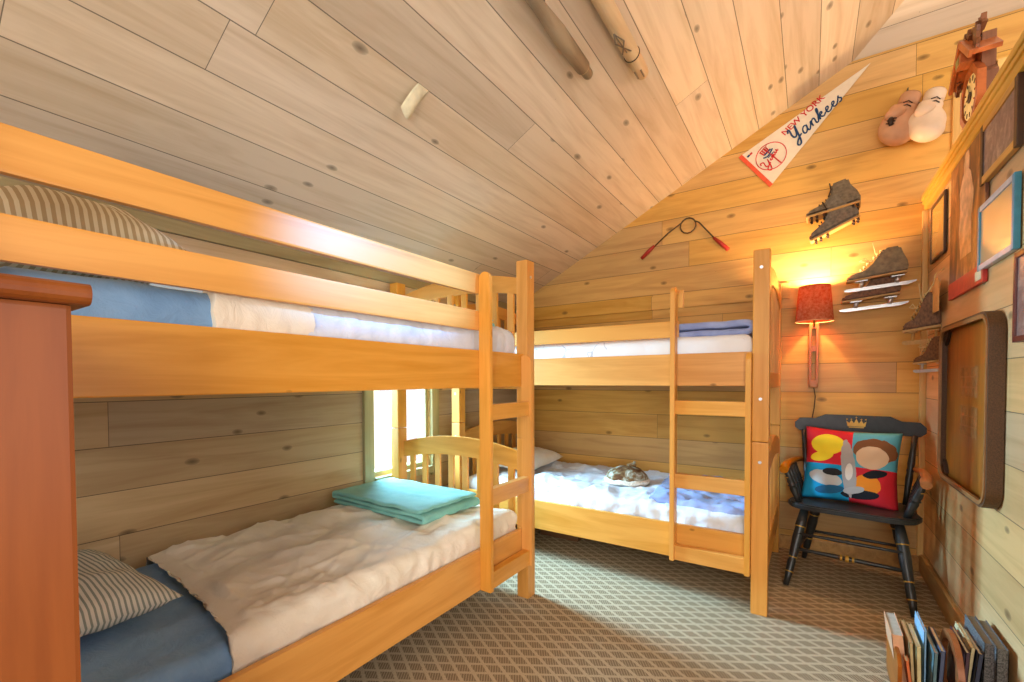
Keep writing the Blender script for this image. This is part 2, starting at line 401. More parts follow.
# ---------------------------------------------------------------- bunk beds
L = 2.08
def bunk(label, loc, rz, topguard):
    t = empty('bunk_bed', label, 'bunk bed', loc, rz)
    for x in (0, L-.075):
        for y in (-.025, .985):
            MB().box(x, x+.075, y, y+.07, 0, .881, .005).build('lower_post', M['pz'], t)
            pb = MB().box(x, x+.075, y, y+.07, .884, 1.85, .005).build('upper_post', M['pz'], t)
            if y < 0:
                for zz in (.78, 1.10, 1.76):
                    MB().cyl((x+.037, y-.003, zz), (x+.037, y+.001, zz), .008, n=12).build('bolt_cap', M['steel'], pb)
    for y in (0, 1.0):
        MB().box(.07, L-.07, y, y+.025, 1.165, 1.342, .004).build('upper_side_rail', M['px'], t)
        MB().box(.07, L-.07, y, y+.025, .20, .39, .004).build('lower_side_rail', M['px'], t)
    xs = L-.472
    MB().box(.07, xs+.03, 0, .022, 1.435, 1.527, .006).build('guard_rail', M['px'], t)
    if topguard: MB().box(.07, xs+.02, 0, .022, 1.605, 1.70, .006).build('guard_rail', M['px'], t)
    # end boards
    def arch(base, h, y0, y1, n=20):
        p = []
        for i in range(n+1):
            u = i/n; p.append((y0+(y1-y0)*u, base+.062*(1-(2*u-1)**2)))
        for i in range(n, -1, -1):
            u = i/n; p.append((y0+(y1-y0)*u, base-h+.05*(1-(2*u-1)**2)))
        return p
    for ex in (.004, L-.028):
        for lvl, base, h, b0, b1 in (('lower', .79, .105, .20, .345), ('upper', 1.765, .09, 1.15, 1.235)):
            m = MB(); m.prism(arch(base, h, .04, .99), ex, ex+.024, 'x', bev=.003)
            m.build(lvl+'_arched_rail', M['py'], t)
            MB().box(ex, ex+.024, .04, .99, b0, b1, .003).build(lvl+'_end_rail', M['py'], t)
            for k in range(8):
                yc = .515+(k-3.5)*.113; u = (yc-.04)/.95
                zt = base-h+.05*(1-(2*u-1)**2)+.01
                MB().box(ex+.004, ex+.02, yc-.021, yc+.021, b1-.01, zt, .003).build('slat', M['pz'], t)
    # slats carrying the mattresses
    for z in (.215, 1.18):
        m = MB()
        for k in range(9): m.box(.15+k*.215, .24+k*.215, .02, 1.005, z, z+.02)
        m.build('bed_base', M['py'], t)
    # ladder
    ld = MB()
    prof = [(-.064, .2), (0, .2), (0, 1.655)]+[(-.032+.032*math.cos(a*PI/10), 1.672+.034*math.sin(a*PI/10)) for a in range(11)]+[(-.064, 1.655)]
    ld.prism(prof, xs, xs+.026, 'x', bev=.003)
    if not topguard:
        ld.box(xs, xs+.026, -.002, .043, 1.68, 1.70, .003); ld.box(xs, xs+.05, .026, .043, 1.60, 1.70, .004)
    lo = ld.build('ladder', M['pz'], t)
    MB().prism([(-.064, .2), (-.001, .2), (-.001, 1.332), (-.035, 1.332), (-.064, 1.30)], L-.102, L-.076, 'x', bev=.003).build('ladder_upright', M['pz'], lo)
    for z0, z1 in ((.205, .285), (.605, .683), (1.01, 1.085)):
        MB().box(xs+.024, L-.1, -.052, -.012, z0, z1, .004).build('rung', M['px'], lo)
    return t
bunk('honey pine bunk bed along the left wall, nearest the camera, with two guard rails', (-1.30, 2.155-L, 0), PI/2, True)
bunk('honey pine bunk bed standing along the back wall, beside the black chair', (-.168-L, 2.60, 0), 0, False)

# ---------------------------------------------------------------- bedding
def slab(name, x0, x1, y0, y1, z0, z1, r, mat, amp=.006, sc=5, n=70, seed=0, warp=None, top=None, parent=None, shell=False):
    """soft rounded slab; warp(x,y,z)->(x,y,z); top(x,y)->extra height"""
    def axis(a, b, k):
        # (pos, drop) list
        out = []
        h = z1-z0-r
        for i in range(3): out.append((a, r+h*(1-i/3)))
        for i in range(5):
            an = i/5*PI/2; out.append((a+r*(1-math.cos(an)), r*(1-math.sin(an))))
        for i in range(k+1): out.append((a+r+(b-a-2*r)*i/k, 0))
        for i in range(4, -1, -1):
            an = i/5*PI/2; out.append((b-r*(1-math.cos(an)), r*(1-math.sin(an))))
        for i in range(2, -1, -1): out.append((b, r+h*(1-i/3)))
        return out
    kx = max(4, int(n*(x1-x0)/max(x1-x0, y1-y0))); ky = max(4, int(n*(y1-y0)/max(x1-x0, y1-y0)))
    ax, ay = axis(x0, x1, kx), axis(y0, y1, ky)
    b = bmesh.new(); g = []
    for (x, dx) in ax:
        row = []
        for (y, dy) in ay:
            z = z1-max(dx, dy)
            wr = (abs(nz(x, y, seed, sc))*2-.5)*amp+nz(x+3, y*1.7, seed, sc*2.7)*amp*.4
            rg = 0
            for q, (ca, sa) in enumerate(((.92, .39), (.5, -.86), (.1, 1.0))):
                uu, vv = x*ca+y*sa, -x*sa+y*ca
                rg += max(0, 1-abs(noise.noise(Vector((uu*sc*.55+q*7, vv*sc*2.0, seed+q*3.1)))*3.2))**4
            wr += rg*amp*.38
            z += wr*(1 if max(dx, dy) == 0 else .5) + (top(x, y) if top else 0)
            kk = .35 if max(dx, dy) == 0 else .55
            xx, yy = x+nz(x*2, y*2, z*3+seed+4, 9)*amp*kk, y+nz(x*2, y*2, z*3+seed+9, 9)*amp*kk
            row.append(b.verts.new(warp(xx, yy, z) if warp else (xx, yy, z)))
        g.append(row)
    for i in range(len(ax)-1):
        for j in range(len(ay)-1):
            f = b.faces.new((g[i][j], g[i+1][j], g[i+1][j+1], g[i][j+1])); f.smooth = True
    per = [g[i][0] for i in range(len(ax))]+[g[-1][j] for j in range(1, len(ay))]+[g[i][-1] for i in range(len(ax)-2, -1, -1)]+[g[0][j] for j in range(len(ay)-2, 0, -1)]
    try:
        if not shell: b.faces.new(per)
    except Exception: pass
    mb = MB(); mb.add(b); o = mb.build(name, mat, parent)
    return o

# left bunk, lower
tag(slab('mattress', -2.26, -1.352, .17, 2.04, .24, .460, .05, M['blue'], .010, 3.2, 80, 1),
    'lower mattress of the left bunk in a creased blue fitted sheet', 'mattress')
def warpL(x, y, z):
    # near hem runs at a slant and curves
    t = (y-.62)/1.44
    if t < .5:
        u = (x+2.28)/.95
        hem = .70-.10*u+.018*math.sin(u*3)
        y = y+(hem-.62)*(1-t/.5)
        if t < .045 and -2.26 < x < -1.355: z = .482+(max(t, 0)/.045)*.010
        elif -2.25 < x < -1.365: z = max(z, .474)
    return (x, y, z)
tag(slab('flat_sheet', -2.28, -1.340, .62, 2.066, .36, .494, .055, M['cream'], .023, 3.2, 110, 5, warp=warpL, shell=True),
    'wrinkled cream sheet spread over the blue lower mattress of the left bunk', 'sheet')
def pillow(name, w, d, h, mat, label, loc, rot, seed=0, group=None):
    b = bmesh.new(); N = 26; g = {}
    for s_ in (1, -1):
        for i in range(N+1):
            for j in range(N+1):
                u, v = i/N*2-1, j/N*2-1
                edge = (i in (0, N)) or (j in (0, N))
                if s_ == -1 and edge: g[(s_, i, j)] = g[(1, i, j)]; continue
                hh = h/2*((1-abs(u)**2.6)*(1-abs(v)**2.6))**.5
                pin = 1-.07*(1-abs(v)**1.5) if True else 1
                pin2 = 1-.07*(1-abs(u)**1.5)
                x, y = u*w/2*(pin if abs(u) > .6 else 1-(1-pin)*abs(u)/.6), v*d/2*(pin2 if abs(v) > .6 else 1-(1-pin2)*abs(v)/.6)
                hh *= 1+.18*nz(u*1.6, v*1.6, seed)
                z = s_*hh*(1 if s_ > 0 else .75)+.006*nz(u*5, v*5, seed+3)
                g[(s_, i, j)] = b.verts.new((x, y, z))
    for s_ in (1, -1):
        for i in range(N):
            for j in range(N):
                q = [g[(s_, i, j)], g[(s_, i+1, j)], g[(s_, i+1, j+1)], g[(s_, i, j+1)]]
                try: f = b.faces.new(q if s_ > 0 else q[::-1]); f.smooth = True
                except ValueError: pass
    mb = MB(); mb.add(b); o = mb.build(name, mat); o.location = loc; o.rotation_euler = rot
    return tag(o, label, 'pillow', group)
pillow('pillow', .64, .42, .17, M['stripe'], 'striped green and cream pillow at the near end of the lower left bunk', (-1.88, .345, .555), (.02, .02, .06), 2)
# left bunk, upper
tag(slab('mattress', -2.26, -1.352, .17, 2.03, 1.205, 1.444, .05, M['blue'], .010, 3.2, 80, 11),
    'upper mattress of the left bunk in a blue fitted sheet', 'mattress')
tag(slab('flat_sheet', -2.28, -1.340, .84, 2.055, 1.31, 1.482, .06, M['white'], .020, 3.6, 100, 15, shell=True),
    'rumpled white sheet over the far half of the upper left mattress', 'sheet')
tag(slab('folded_hem', -2.276, -1.336, .575, .865, 1.315, 1.466, .05, M['cream'], .014, 4, 70, 16),
    'cream sheet hem turned down between blue and white bedding on the upper left bunk', 'sheet')
pillow('pillow', .62, .44, .30, M['stripe2'], 'tan and cream striped pillow on the upper left bunk', (-1.84, .37, 1.575), (.0, .0, .08), 4)
# right bunk, lower
tag(slab('mattress', -2.14, -.275, 2.655, 3.565, .24, .438, .05, M['white'], .006, 3.2, 80, 21),
    'lower mattress of the right bunk in a white fitted sheet', 'mattress')
tag(slab('flat_sheet', -2.150, -.25, 2.640, 3.58, .35, .480, .055, M['white'], .026, 4.0, 120, 25, shell=True),
    'wrinkled white sheet over the lower mattress of the right bunk', 'sheet')
pillow('pillow', .40, .66, .16, M['cream'], 'plain cream pillow at the left end of the lower right bunk', (-1.93, 3.12, .56), (.0, .10, .1), 6)
# right bunk, upper
tag(slab('mattress', -2.15, -.25, 2.638, 3.58, 1.205, 1.44, .05, M['sketch'], .006, 3.2, 80, 31),
    'upper mattress of the right bunk under a pale sheet with faint drawn flowers', 'mattress')
def fold(name, mat, label, cat, loc, rz, w, d, layers, th, seed=0, rx=0, ry=0, amp=.004):
    """a blanket folded back and forth; folds show at the +x edge"""
    path = []
    gap = th*1.08
    for k in range(layers):
        z = k*gap; pts = [(-w/2+i*w/14, z) for i in range(15)]
        if k % 2: pts = pts[::-1]
        path += pts
        if k < layers-1:
            x = pts[-1][0]; sgn = 1 if k % 2 == 0 else -1
            for a in range(1, 4):
                an = -PI/2+a*PI/4
                path.append((x+sgn*gap*.5*math.cos(an), z+gap*.5+gap*.5*math.sin(an)))
    b = bmesh.new(); N = 22; rows = []
    for i, (x, z) in enumerate(path):
        rows.append([b.verts.new((x+.012*nz(j*.3, z*40, seed), -d/2+j*d/N+.012*nz(x*4, z*40, seed+2), z+amp*nz(x*9, j*.45, seed+int(i/18)*3))) for j in range(N+1)])
    for A, B in zip(rows, rows[1:]):
        for j in range(N):
            f = b.faces.new((A[j], A[j+1], B[j+1], B[j])); f.smooth = True
    mb = MB(); mb.add(b); o = mb.build(name, mat); o.location = loc; o.rotation_euler = (rx, ry, rz)
    s_ = o.modifiers.new('t', 'SOLIDIFY'); s_.thickness = th*.92; s_.offset = 0
    subsurf(o, 1)
    return tag(o, label, cat)
fold('folded_blanket', M['teal'], 'folded teal thermal blanket on the cream sheet of the lower left bunk', 'blanket',
     (-1.92, 1.79, .508), -.03, .72, .44, 3, .023, 3, amp=.009)
fold('folded_blanket', M['teal'], 'small folded teal blanket at the far end of the upper left bunk', 'blanket',
     (-1.60, 1.93, 1.49), .1, .30, .16, 3, .018, 13)
fold('folded_blanket', M['lilac'], 'folded lilac blanket on the upper right bunk, by the tall end post', 'blanket',
     (-.47, 2.93, 1.456), .0, .40, .50, 2, .040, 8, amp=.009)
def warpQ(c00, c10, c11, c01, x0, x1, y0, y1):
    def f(x, y, z):
        u, v = (x-x0)/(x1-x0), (y-y0)/(y1-y0)
        X = (1-u)*(1-v)*c00[0]+u*(1-v)*c10[0]+u*v*c11[0]+(1-u)*v*c01[0]
        Y = (1-u)*(1-v)*c00[1]+u*(1-v)*c10[1]+u*v*c11[1]+(1-u)*v*c01[1]
        return (X, Y, z)
    return f
tag(slab('spread_blanket', 0, .5, 0, .8, .462, .505, .018, M['lilac'], .020, 6, 60, 41,
         warp=warpQ((-.80, 2.70), (-.262, 2.66), (-.30, 3.42), (-.86, 3.40), 0, .5, 0, .8)),
    'rumpled lilac blanket laid across the foot of the lower right bunk', 'blanket')
# mottled fur cap
t = NT('mottled_fur', .9, .1)
f1 = t.noise(t.co, 16, 3, .6, .5)
col = t.ramp(f1, [(.38, rgb(96, 62, 38)), (.50, rgb(132, 98, 62)), (.58, rgb(160, 156, 134)), (.70, rgb(222, 214, 200))])
t.bump(t.noise(t.co, 120, 3), .8, .01); M['fur'] = t.out(col)
M['furrim'] = plain('cream_fur', rgb(228, 216, 196), .9, .1, var=.2, scale=80)
c = empty('fur_cap', 'mottled brown and white fur cap with a cream rim on the lower right bunk', 'cap', (-1.06, 3.05, .485), .2)
m = MB(); b = bmesh.new(); bmesh.ops.create_uvsphere(b, u_segments=32, v_segments=18, radius=1)
for v in list(b.verts):
    if v.co.z < -.25: v.co.z = -.25
    a = 1+.05*nz(v.co.x*2, v.co.y*2, v.co.z*2)
    v.co = Vector((v.co.x*.145*a, v.co.y*.12*a, max(v.co.z, 0)**.9*.095*a if v.co.z > 0 else v.co.z*.05))
for f in b.faces: f.smooth = True
m.add(b); m.build('crown', M['fur'], c, (0, 0, .02))
m = MB(); m.tube([(.14*math.cos(a/24*2*PI), .118*math.sin(a/24*2*PI), .016+.004*math.sin(a*1.9)) for a in range(24)], [.017+.003*math.sin(a*2.3) for a in range(24)], 8, closed=True)
m.build('rim', M['furrim'], c)
m = MB(); m.tube([(.03, 0, .105), (.01, .0, .122), (.04, 0, .128), (.065, 0, .118)], [.01, .012, .012, .009], 8); m.cyl((.05, 0, .12), (.055, 0, .148), .006, .009)
m.build('top_knot', M['fur'], c)

# ---------------------------------------------------------------- chest in the near left corner
c = empty('chest', 'tall reddish brown wooden chest with rounded top edge, near left corner', 'chest', (-1.02, -.35, 0))
MB().box(-.2, .22, -.5, .525, .02, 1.300, .006).build('body', M['chest'], c)
prof = [(-.22, 1.300), (.228, 1.300)]+[(.228+.014*math.sin(a*PI/8), 1.314-.014*math.cos(a*PI/8)) for a in range(9)]+[(-.22, 1.328)]
MB().prism(prof, -.53, .540, 'y', bev=0).build('top', M['chest'], c)
MB().box(-.19, .205, -.49, .515, 0, .03).build('plinth', M['chest'], c)
c = MB().box(-1.74, -1.42, 3.02, 3.12, 0, .05, .004).build('wood_block', M['block']); tag(c, 'short brown wood block on the carpet under the right bunk', 'wood block')

# ---------------------------------------------------------------- sconce lamp
t = NT('red_orange_shade', .8, .1)
c1 = t.noise(t.co, 60, 4, .6); cc = t.ramp(c1, [(.35, rgb(186, 84, 52)), (.7, rgb(208, 128, 92))])
df = t.n('ShaderNodeBsdfDiffuse'); tl = t.n('ShaderNodeBsdfTranslucent'); mx = t.n('ShaderNodeMixShader'); mx.inputs[0].default_value = .08
t.l(cc, df.inputs[0]); t.l(cc, tl.inputs[0]); t.l(df.outputs[0], mx.inputs[1]); t.l(tl.outputs[0], mx.inputs[2])
t.l(mx.outputs[0], t.t.nodes['Material Output'].inputs[0]); M['shade'] = t.m
LP = (.021, 3.585)
c = empty('wall_lamp', 'wooden wall lamp with a red orange fabric shade on the back wall', 'lamp', (LP[0], LP[1], 0))
m = MB(); m.lathe([(.107, 1.578), (.088, 1.81), (.0865, 1.81), (.1055, 1.578), (.107, 1.578)], n=40, cap=False)
m.build('lamp_shade', M['shade'], c)
m = MB(); m.tube([(.106*math.cos(a/36*2*PI), .106*math.sin(a/36*2*PI), 1.579) for a in range(36)], .0022, 6, closed=True)
m.tube([(.0875*math.cos(a/36*2*PI), .0875*math.sin(a/36*2*PI), 1.81) for a in range(36)], .0022, 6, closed=True)
m.build('shade_trim', M['lace'], c)
M['lampwood'] = wood('lamp_wood', rgb(190, 124, 66), rgb(150, 90, 44), 'z', 'x', knots=0, rough=.35)
m = MB()
m.box(-.028, -.012, .095, .131, 1.165, 1.575, .004); m.box(.012, .028, .095, .131, 1.165, 1.575, .004)
m.box(-.027, .027, .097, .129, 1.14, 1.20, .010); m.box(-.014, .014, .097, .129, 1.385, 1.425, .002); m.box(-.027, .027, .097, .129, 1.54, 1.58, .004)
m.build('wood_bracket', M['lampwood'], c)
m = MB(); m.cyl((0, .10, 1.56), (0, .0, 1.60), .008); m.cyl((0, 0, 1.58), (0, 0, 1.66), .014); m.build('lamp_socket', M['gold'], c)
t = NT('lit_bulb', .3); t.b.inputs['Emission Color'].default_value = (1, .72, .38, 1); t.b.inputs['Emission Strength'].default_value = 12
M['bulb'] = t.out(rgb(255, 240, 210))
m = MB(); m.lathe([(.004, 0), (.014, .012), (.024, .035), (.028, .055), (.022, .078), (.004, .09)], (0, 0, 1.655), 20); m.build('bulb', M['bulb'], c)
m = MB(); m.tube([(.003, .115, 1.14), (.012, .122, 1.08), (.006, .125, 1.0), (-.003, .125, .94), (.02, .12, .7), (.05, .12, .55), (.0, .115, .38)], .0032, 6)
m.build('power_cord', M['dark'], c)
pl = D.lights.new('lamp_bulb_light', 'POINT'); pl.energy = 42; pl.color = (1, .68, .36); pl.shadow_soft_size = .028
po = D.objects.new('lamp_bulb_light', pl); C.objects.link(po); po.parent = c; po.location = (0, 0, 1.77)

# ---------------------------------------------------------------- chair
CHX = 1
CH = empty('arm_chair', 'black painted wooden armchair with gold crown on its back, in the corner', 'chair', (.188, 3.125, 0), -.13); CH.scale = (1.07, 1, 1)
def part(n, mb, mat): return mb.build(n, mat, CH)
seat = []
for i in range(40):
    a = i/40*2*PI; sx, sy = math.cos(a), math.sin(a)
    x = .292*math.copysign(abs(sx)**.45, sx); y = .215+.225*math.copysign(abs(sy)**.5, sy)
    if y > .2: x *= .93
    seat.append((x, y))
m = MB(); m.prism(seat, .425, .458, 'z', bev=.008); part('seat', m, M['black'])
def leg(x0, y0, x1, y1, z=.43):
    m = MB(); pts = []; rad = []
    pr = [(0, .013), (.12, .016), (.16, .019), (.30, .020), (.34, .016), (.38, .021), (.6, .026), (.72, .023), (.76, .027), (1, .018)]
    for f, r in pr: pts.append((x0+(x1-x0)*f, y0+(y1-y0)*f, z*f)); rad.append(r)
    m.tube(pts, rad, 14); o = part('leg', m, M['black'])
    g = MB()
    for f in (.17, .35, .74):
        p = Vector((x0+(x1-x0)*f, y0+(y1-y0)*f, z*f)); d = Vector((x1-x0, y1-y0, z)).normalized()
        g.cyl(p-d*.003, p+d*.003, .0215 if f < .5 else .0265, n=16)
    g.build('gold_band', M['gold'], o)
leg(-.262, -.115, -.20, .07); leg(.262, -.115, .20, .07); leg(-.25, .43, -.17, .35); leg(.25, .43, .17, .35)
def spindle(nm, p, q, r=.009, bul=.015):
    p, q = Vector(p), Vector(q); m = MB(); fs = [0, .2, .4, .47, .5, .53, .6, .8, 1]; rr = [r, r, r*1.3, r*1.1, bul, r*1.1, r*1.3, r, r]
    m.tube([p.lerp(q, f) for f in fs], rr, 12); return part(nm, m, M['black'])
spindle('stretcher', (-.235, -.035, .20), (.235, -.035, .20), .010, .017)
spindle('stretcher', (-.225, -.01, .285), (.225, -.01, .285), .008, .012)
m = MB(); m.cyl((-.03, -.035, .20), (-.02, -.035, .20), .0165); m.cyl((.02, -.035, .20), (.03, -.035, .20), .0165); m.cyl((-.008, -.035, .2), (.008, -.035, .2), .019); part('gold_ring', m, M['gold'])
for s_ in (-1, 1): spindle('stretcher', (s_*.235, -.03, .19), (s_*.228, .40, .17), .009, .014)
spindle('stretcher', (-.222, .40, .2), (.222, .40, .2), .009, .014)
# back: posts, spindles, crest
for s_ in (-1, 1): spindle('back_post', (s_*.225, .385, .45), (s_*.262, .462, .86), .013, .017)
for k in range(5):
    x = (k-2)*.085; spindle('back_spindle', (x, .395, .45), (x*1.12, .462, .86), .0075, .011)
crest = []
for i in range(25):
    u = i/24*2-1; a = abs(u)
    z = .965 if a < .5 else (.965-.027*min(1, (a-.5)/.16) if a < .9 else .938-.03*((a-.9)/.1)**2)
    crest.append((u*.31, z))
for i in range(24, -1, -1):
    u = i/24*2-1; a = abs(u); crest.append((u*.31, .85+.012*(1-a)+ (.025*((a-.9)/.1)**2 if a > .9 else 0)))
b = bmesh.new()
def bend(x): return .478-.05*(1-(x/.31)**2)*-1*-.6
A = [b.verts.new((x, .475+.03*(1-(x/.31)**2)-.012, z)) for x, z in crest]; B = [b.verts.new((x, .475+.03*(1-(x/.31)**2)+.012, z)) for x, z in crest]
for i in range(24):
    j = 49-i
    b.faces.new((A[i], A[i+1], A[j-1], A[j])); b.faces.new((B[j], B[j-1], B[i+1], B[i]))
for i in range(50): b.faces.new((A[i], B[i], B[(i+1) % 50], A[(i+1) % 50]))
m = MB(); m.add(b); part('crest_rail', m, M['black'])
cr = [(-.042, .895), (.042, .895), (.048, .93), (.034, .914), (.024, .936), (.012, .914), (0, .945), (-.012, .914), (-.024, .936), (-.034, .914), (-.048, .93)]
m = MB(); m.prism(cr, .488, .496, 'y'); m.box(-.036, .036, .487, .496, .886, .892)
for x in (-.045, -.024, 0, .024, .045): m.lathe([(.001, -.005), (.005, 0), (.001, .005)], (x, .491, .94 if x else .952), 8)
part('crown_emblem', m, M['gold'])
# arms
for s_ in (-1, 1):
    m = MB()
    pts = [(s_*.262, .44, .665), (s_*.292, .33, .67), (s_*.305, .18, .668), (s_*.30, .06, .662), (s_*.298, .015, .648)]
    m.tube(pts, [.014, .018, .022, .025, .022], 12); part('arm', m, M['armwood'])
    for k in range(4):
        y = .05+k*.085; spindle('arm_spindle', (s_*(.230+.004*k), y+.01, .455), (s_*.292, y, .655), .016, .025)
        g = MB(); p = Vector((s_*.285, y, .60)); g.cyl(p-Vector((0, 0, .002)), p+Vector((0, 0, .002)), .0155, n=12); part('gold_band', g, M['gold'])

# cushion with four coloured quarters and plain rounded patches
def cushion_mat():
    t = NT('patchwork_cushion', .8, .2); o = t.sep(); X, Y = o[0], o[1]
    gx = t.m_('GREATER_THAN', X, .01); gy = t.m_('GREATER_THAN', Y, -.005)
    same = t.m_('COMPARE', gx, gy, .5)
    red, blu, cyan = rgb(206, 40, 50), rgb(92, 168, 186), rgb(30, 150, 196)
    bl = t.mix(gy, cyan, blu); col = t.mix(t.m_('SUBTRACT', 1.0, same), bl, red)
    # same -> (right,top) or (left,bottom)  => blue quarters
    def ell(col, cx, cy, rx, ry, c, wob=.25, ang=0):
        dx, dy = t.m_('SUBTRACT', X, cx), t.m_('SUBTRACT', Y, cy)
        ca, sa = math.cos(ang), math.sin(ang)
        ex = t.m_('ADD', t.m_('MULTIPLY', dx, ca), t.m_('MULTIPLY', dy, sa)); ey = t.m_('SUBTRACT', t.m_('MULTIPLY', dy, ca), t.m_('MULTIPLY', dx, sa))
        d = t.m_('ADD', t.m_('POWER', t.m_('ABSOLUTE', t.m_('DIVIDE', ex, rx)), 2.0), t.m_('POWER', t.m_('ABSOLUTE', t.m_('DIVIDE', ey, ry)), 2.0))
        d = t.m_('ADD', d, t.m_('MULTIPLY', t.m_('SUBTRACT', t.noise(t.co, 22, 2), .5), wob))
        return t.mix(t.m_('LESS_THAN', d, 1.0), col, c)
    col = ell(col, -.11, .115, .085, .062, rgb(240, 212, 50)); col = ell(col, -.135, .04, .06, .03, rgb(240, 212, 50), .3, .3)
    col = ell(col, .115, .10, .10, .075, rgb(128, 82, 50), .6); col = ell(col, .105, .06, .075, .066, rgb(222, 186, 150), .3)
    col = ell(col, -.11, -.09, .085, .042, rgb(190, 190, 186), .4, -.2); col = ell(col, -.075, -.05, .05, .022, rgb(46, 44, 44), .9)
    col = ell(col, -.09, -.155, .075, .025, rgb(40, 96, 132), .6, .2)
    col = ell(col, .09, -.10, .06, .06, rgb(240, 140, 40), .5); col = ell(col, .12, -.035, .055, .022, rgb(30, 30, 34), .9, .3)
    col = ell(col, .06, -.16, .09, .026, rgb(34, 34, 40), .7, .1)
    col = ell(col, .0, -.02, .034, .17, rgb(170, 164, 160), .9, .12); col = ell(col, .03, -.14, .05, .02, rgb(180, 174, 170), .6, .3)
    col = ell(col, .004, -.04, .018, .05, rgb(230, 222, 212), .5)
    t.bump(t.noise(t.co, 14, 3, .6, 1), .1, .02)
    return t.out(col)
M['cush'] = cushion_mat()
cu = pillow('cushion', .47, .45, .15, M['cush'], 'square cushion of red and blue quarters with coloured patches, on the black armchair', (.205, 3.375, .672), (PI/2-.24, .03, -.13), 9)
cu['category'] = 'cushion'

# ---------------------------------------------------------------- right wall items (faces -X)
def frame_on_right(nm, label, cat, y0, y1, z0, z1, w, dep, matf, inner_mat, wz=None, tilt=0, innerpart='picture'):
    c = empty(nm, label, cat, (RX-.004, (y0+y1)/2, (z0+z1)/2)); hy, hz = (y1-y0)/2, (z1-z0)/2
    m = MB()
    mats = matf if isinstance(matf, list) else [matf]; k = len(mats)-1
    m.box(-dep, 0, -hy, -hy+w, -hz, hz, .003, 0); m.box(-dep, 0, hy-w, hy, -hz, hz, .003, 0)
    m.box(-dep, 0, -hy+w, hy-w, hz-w, hz, .003, k); m.box(-dep, 0, -hy+w, hy-w, -hz, -hz+w, .003, k)
    m.build('frame', mats, c)
    MB().box(-dep*.7, -.002, -hy+w*.8, hy-w*.8, -hz+w*.8, hz-w*.8).build(innerpart, inner_mat, c)
    return c
def reflective(name, c, rough=.12):
    t = NT(name, rough, .6); f = t.noise(t.co, 3, 2); c2 = tuple(x*.85 for x in c[:3])+(1,)
    t.b.inputs['Coat Weight'].default_value = .6; t.b.inputs['Coat Roughness'].default_value = .05
    return t.out(t.ramp(f, [(.3, c2), (.7, c)]))
M['mir1'] = reflective('pale_yellow_print', rgb(226, 178, 96)); M['mir2'] = reflective('glazed_warm_print', rgb(232, 196, 140))
def art(name, cols, sc=7, stretch=(1, 1, .5)):
    t = NT(name, .35, .4); mp = t.n('ShaderNodeMapping'); mp.inputs['Scale'].default_value = stretch; t.l(t.co, mp.inputs[0])
    f = t.noise(mp.outputs[0], sc, 5, .65, 1.5); n_ = len(cols)
    return t.out(t.ramp(f, [(.28+.46*i/(n_-1), c) for i, c in enumerate(cols)]))
M['poster'] = art('dark_poster_art', [rgb(60, 38, 36), rgb(110, 66, 44), rgb(176, 118, 66), rgb(216, 176, 124)], 6)
M['art2'] = art('grey_brown_print', [rgb(96, 76, 72), rgb(140, 116, 106), rgb(190, 166, 148)], 14, (1, 1, 1))
M['framegold'] = wood('oak_frame', rgb(206, 154, 76), rgb(160, 110, 48), 'y', 'z', knots=0, rough=.35)
M['framedark'] = plain('dark_frame', rgb(72, 48, 30), .4)
frame_on_right('picture_frame', 'small dark framed pale picture nearest the room corner on the right wall', 'picture', 3.235, 3.56, 1.865, 2.19, .018, .012, M['framedark'], M['mir1'])
# poster with red base band
c = empty('poster', 'tall dark poster of a pale standing figure with a red band at its base', 'poster', (RX-.003, 2.84, 1.93))
m = MB(); m.box(-.012, 0, -.27, .27, -.27, .335, .002); m.build('poster_sheet', M['poster'], c)
M['redband'] = plain('red_print', rgb(196, 52, 40), .4); M['fig'] = plain('pale_figure_print', rgb(214, 172, 128), .45, var=.3, scale=20)
m = MB(); m.box(-.0145, 0, -.27, .27, -.34, -.262, .002); m.build('base_band', M['redband'], c)
m = MB(); fig = [(-.10, -.18), (.07, -.18), (.10, -.05), (.08, .05), (.10, .13), (.05, .19), (.03, .20), (.035, .25), (.01, .285), (-.03, .285), (-.05, .25), (-.04, .20), (-.07, .18), (-.12, .08), (-.09, -.04)]
m.prism(fig, -.0135, -.012, 'x'); m.build('printed_figure', M['fig'], c)
m = MB(); m.box(-.0155, -.0145, -.25, -.17, -.325, -.285); m.build('printed_patch', M['paper'], c)
frame_on_right('picture_frame', 'oak framed grey brown print high on the right wall, above the blue framed glass', 'picture', 2.22, 2.62, 1.985, 2.225, .03, .018, [M['framedark'], M['framegold']], M['art2'])
frame_on_right('picture_frame', 'teal blue framed glazed picture on the right wall, above the brown tray', 'picture', 2.23, 2.63, 1.64, 1.90, .022, .018, [M['teal_frame'], M['pale_frame']], M['mir2'])
frame_on_right('picture_frame', 'dark red framed picture at the right edge of view, nearest the camera', 'picture', 1.92, 2.215, 1.32, 1.62, .02, .02, plain('maroon_frame', rgb(96, 40, 34), .4), M['art2'])
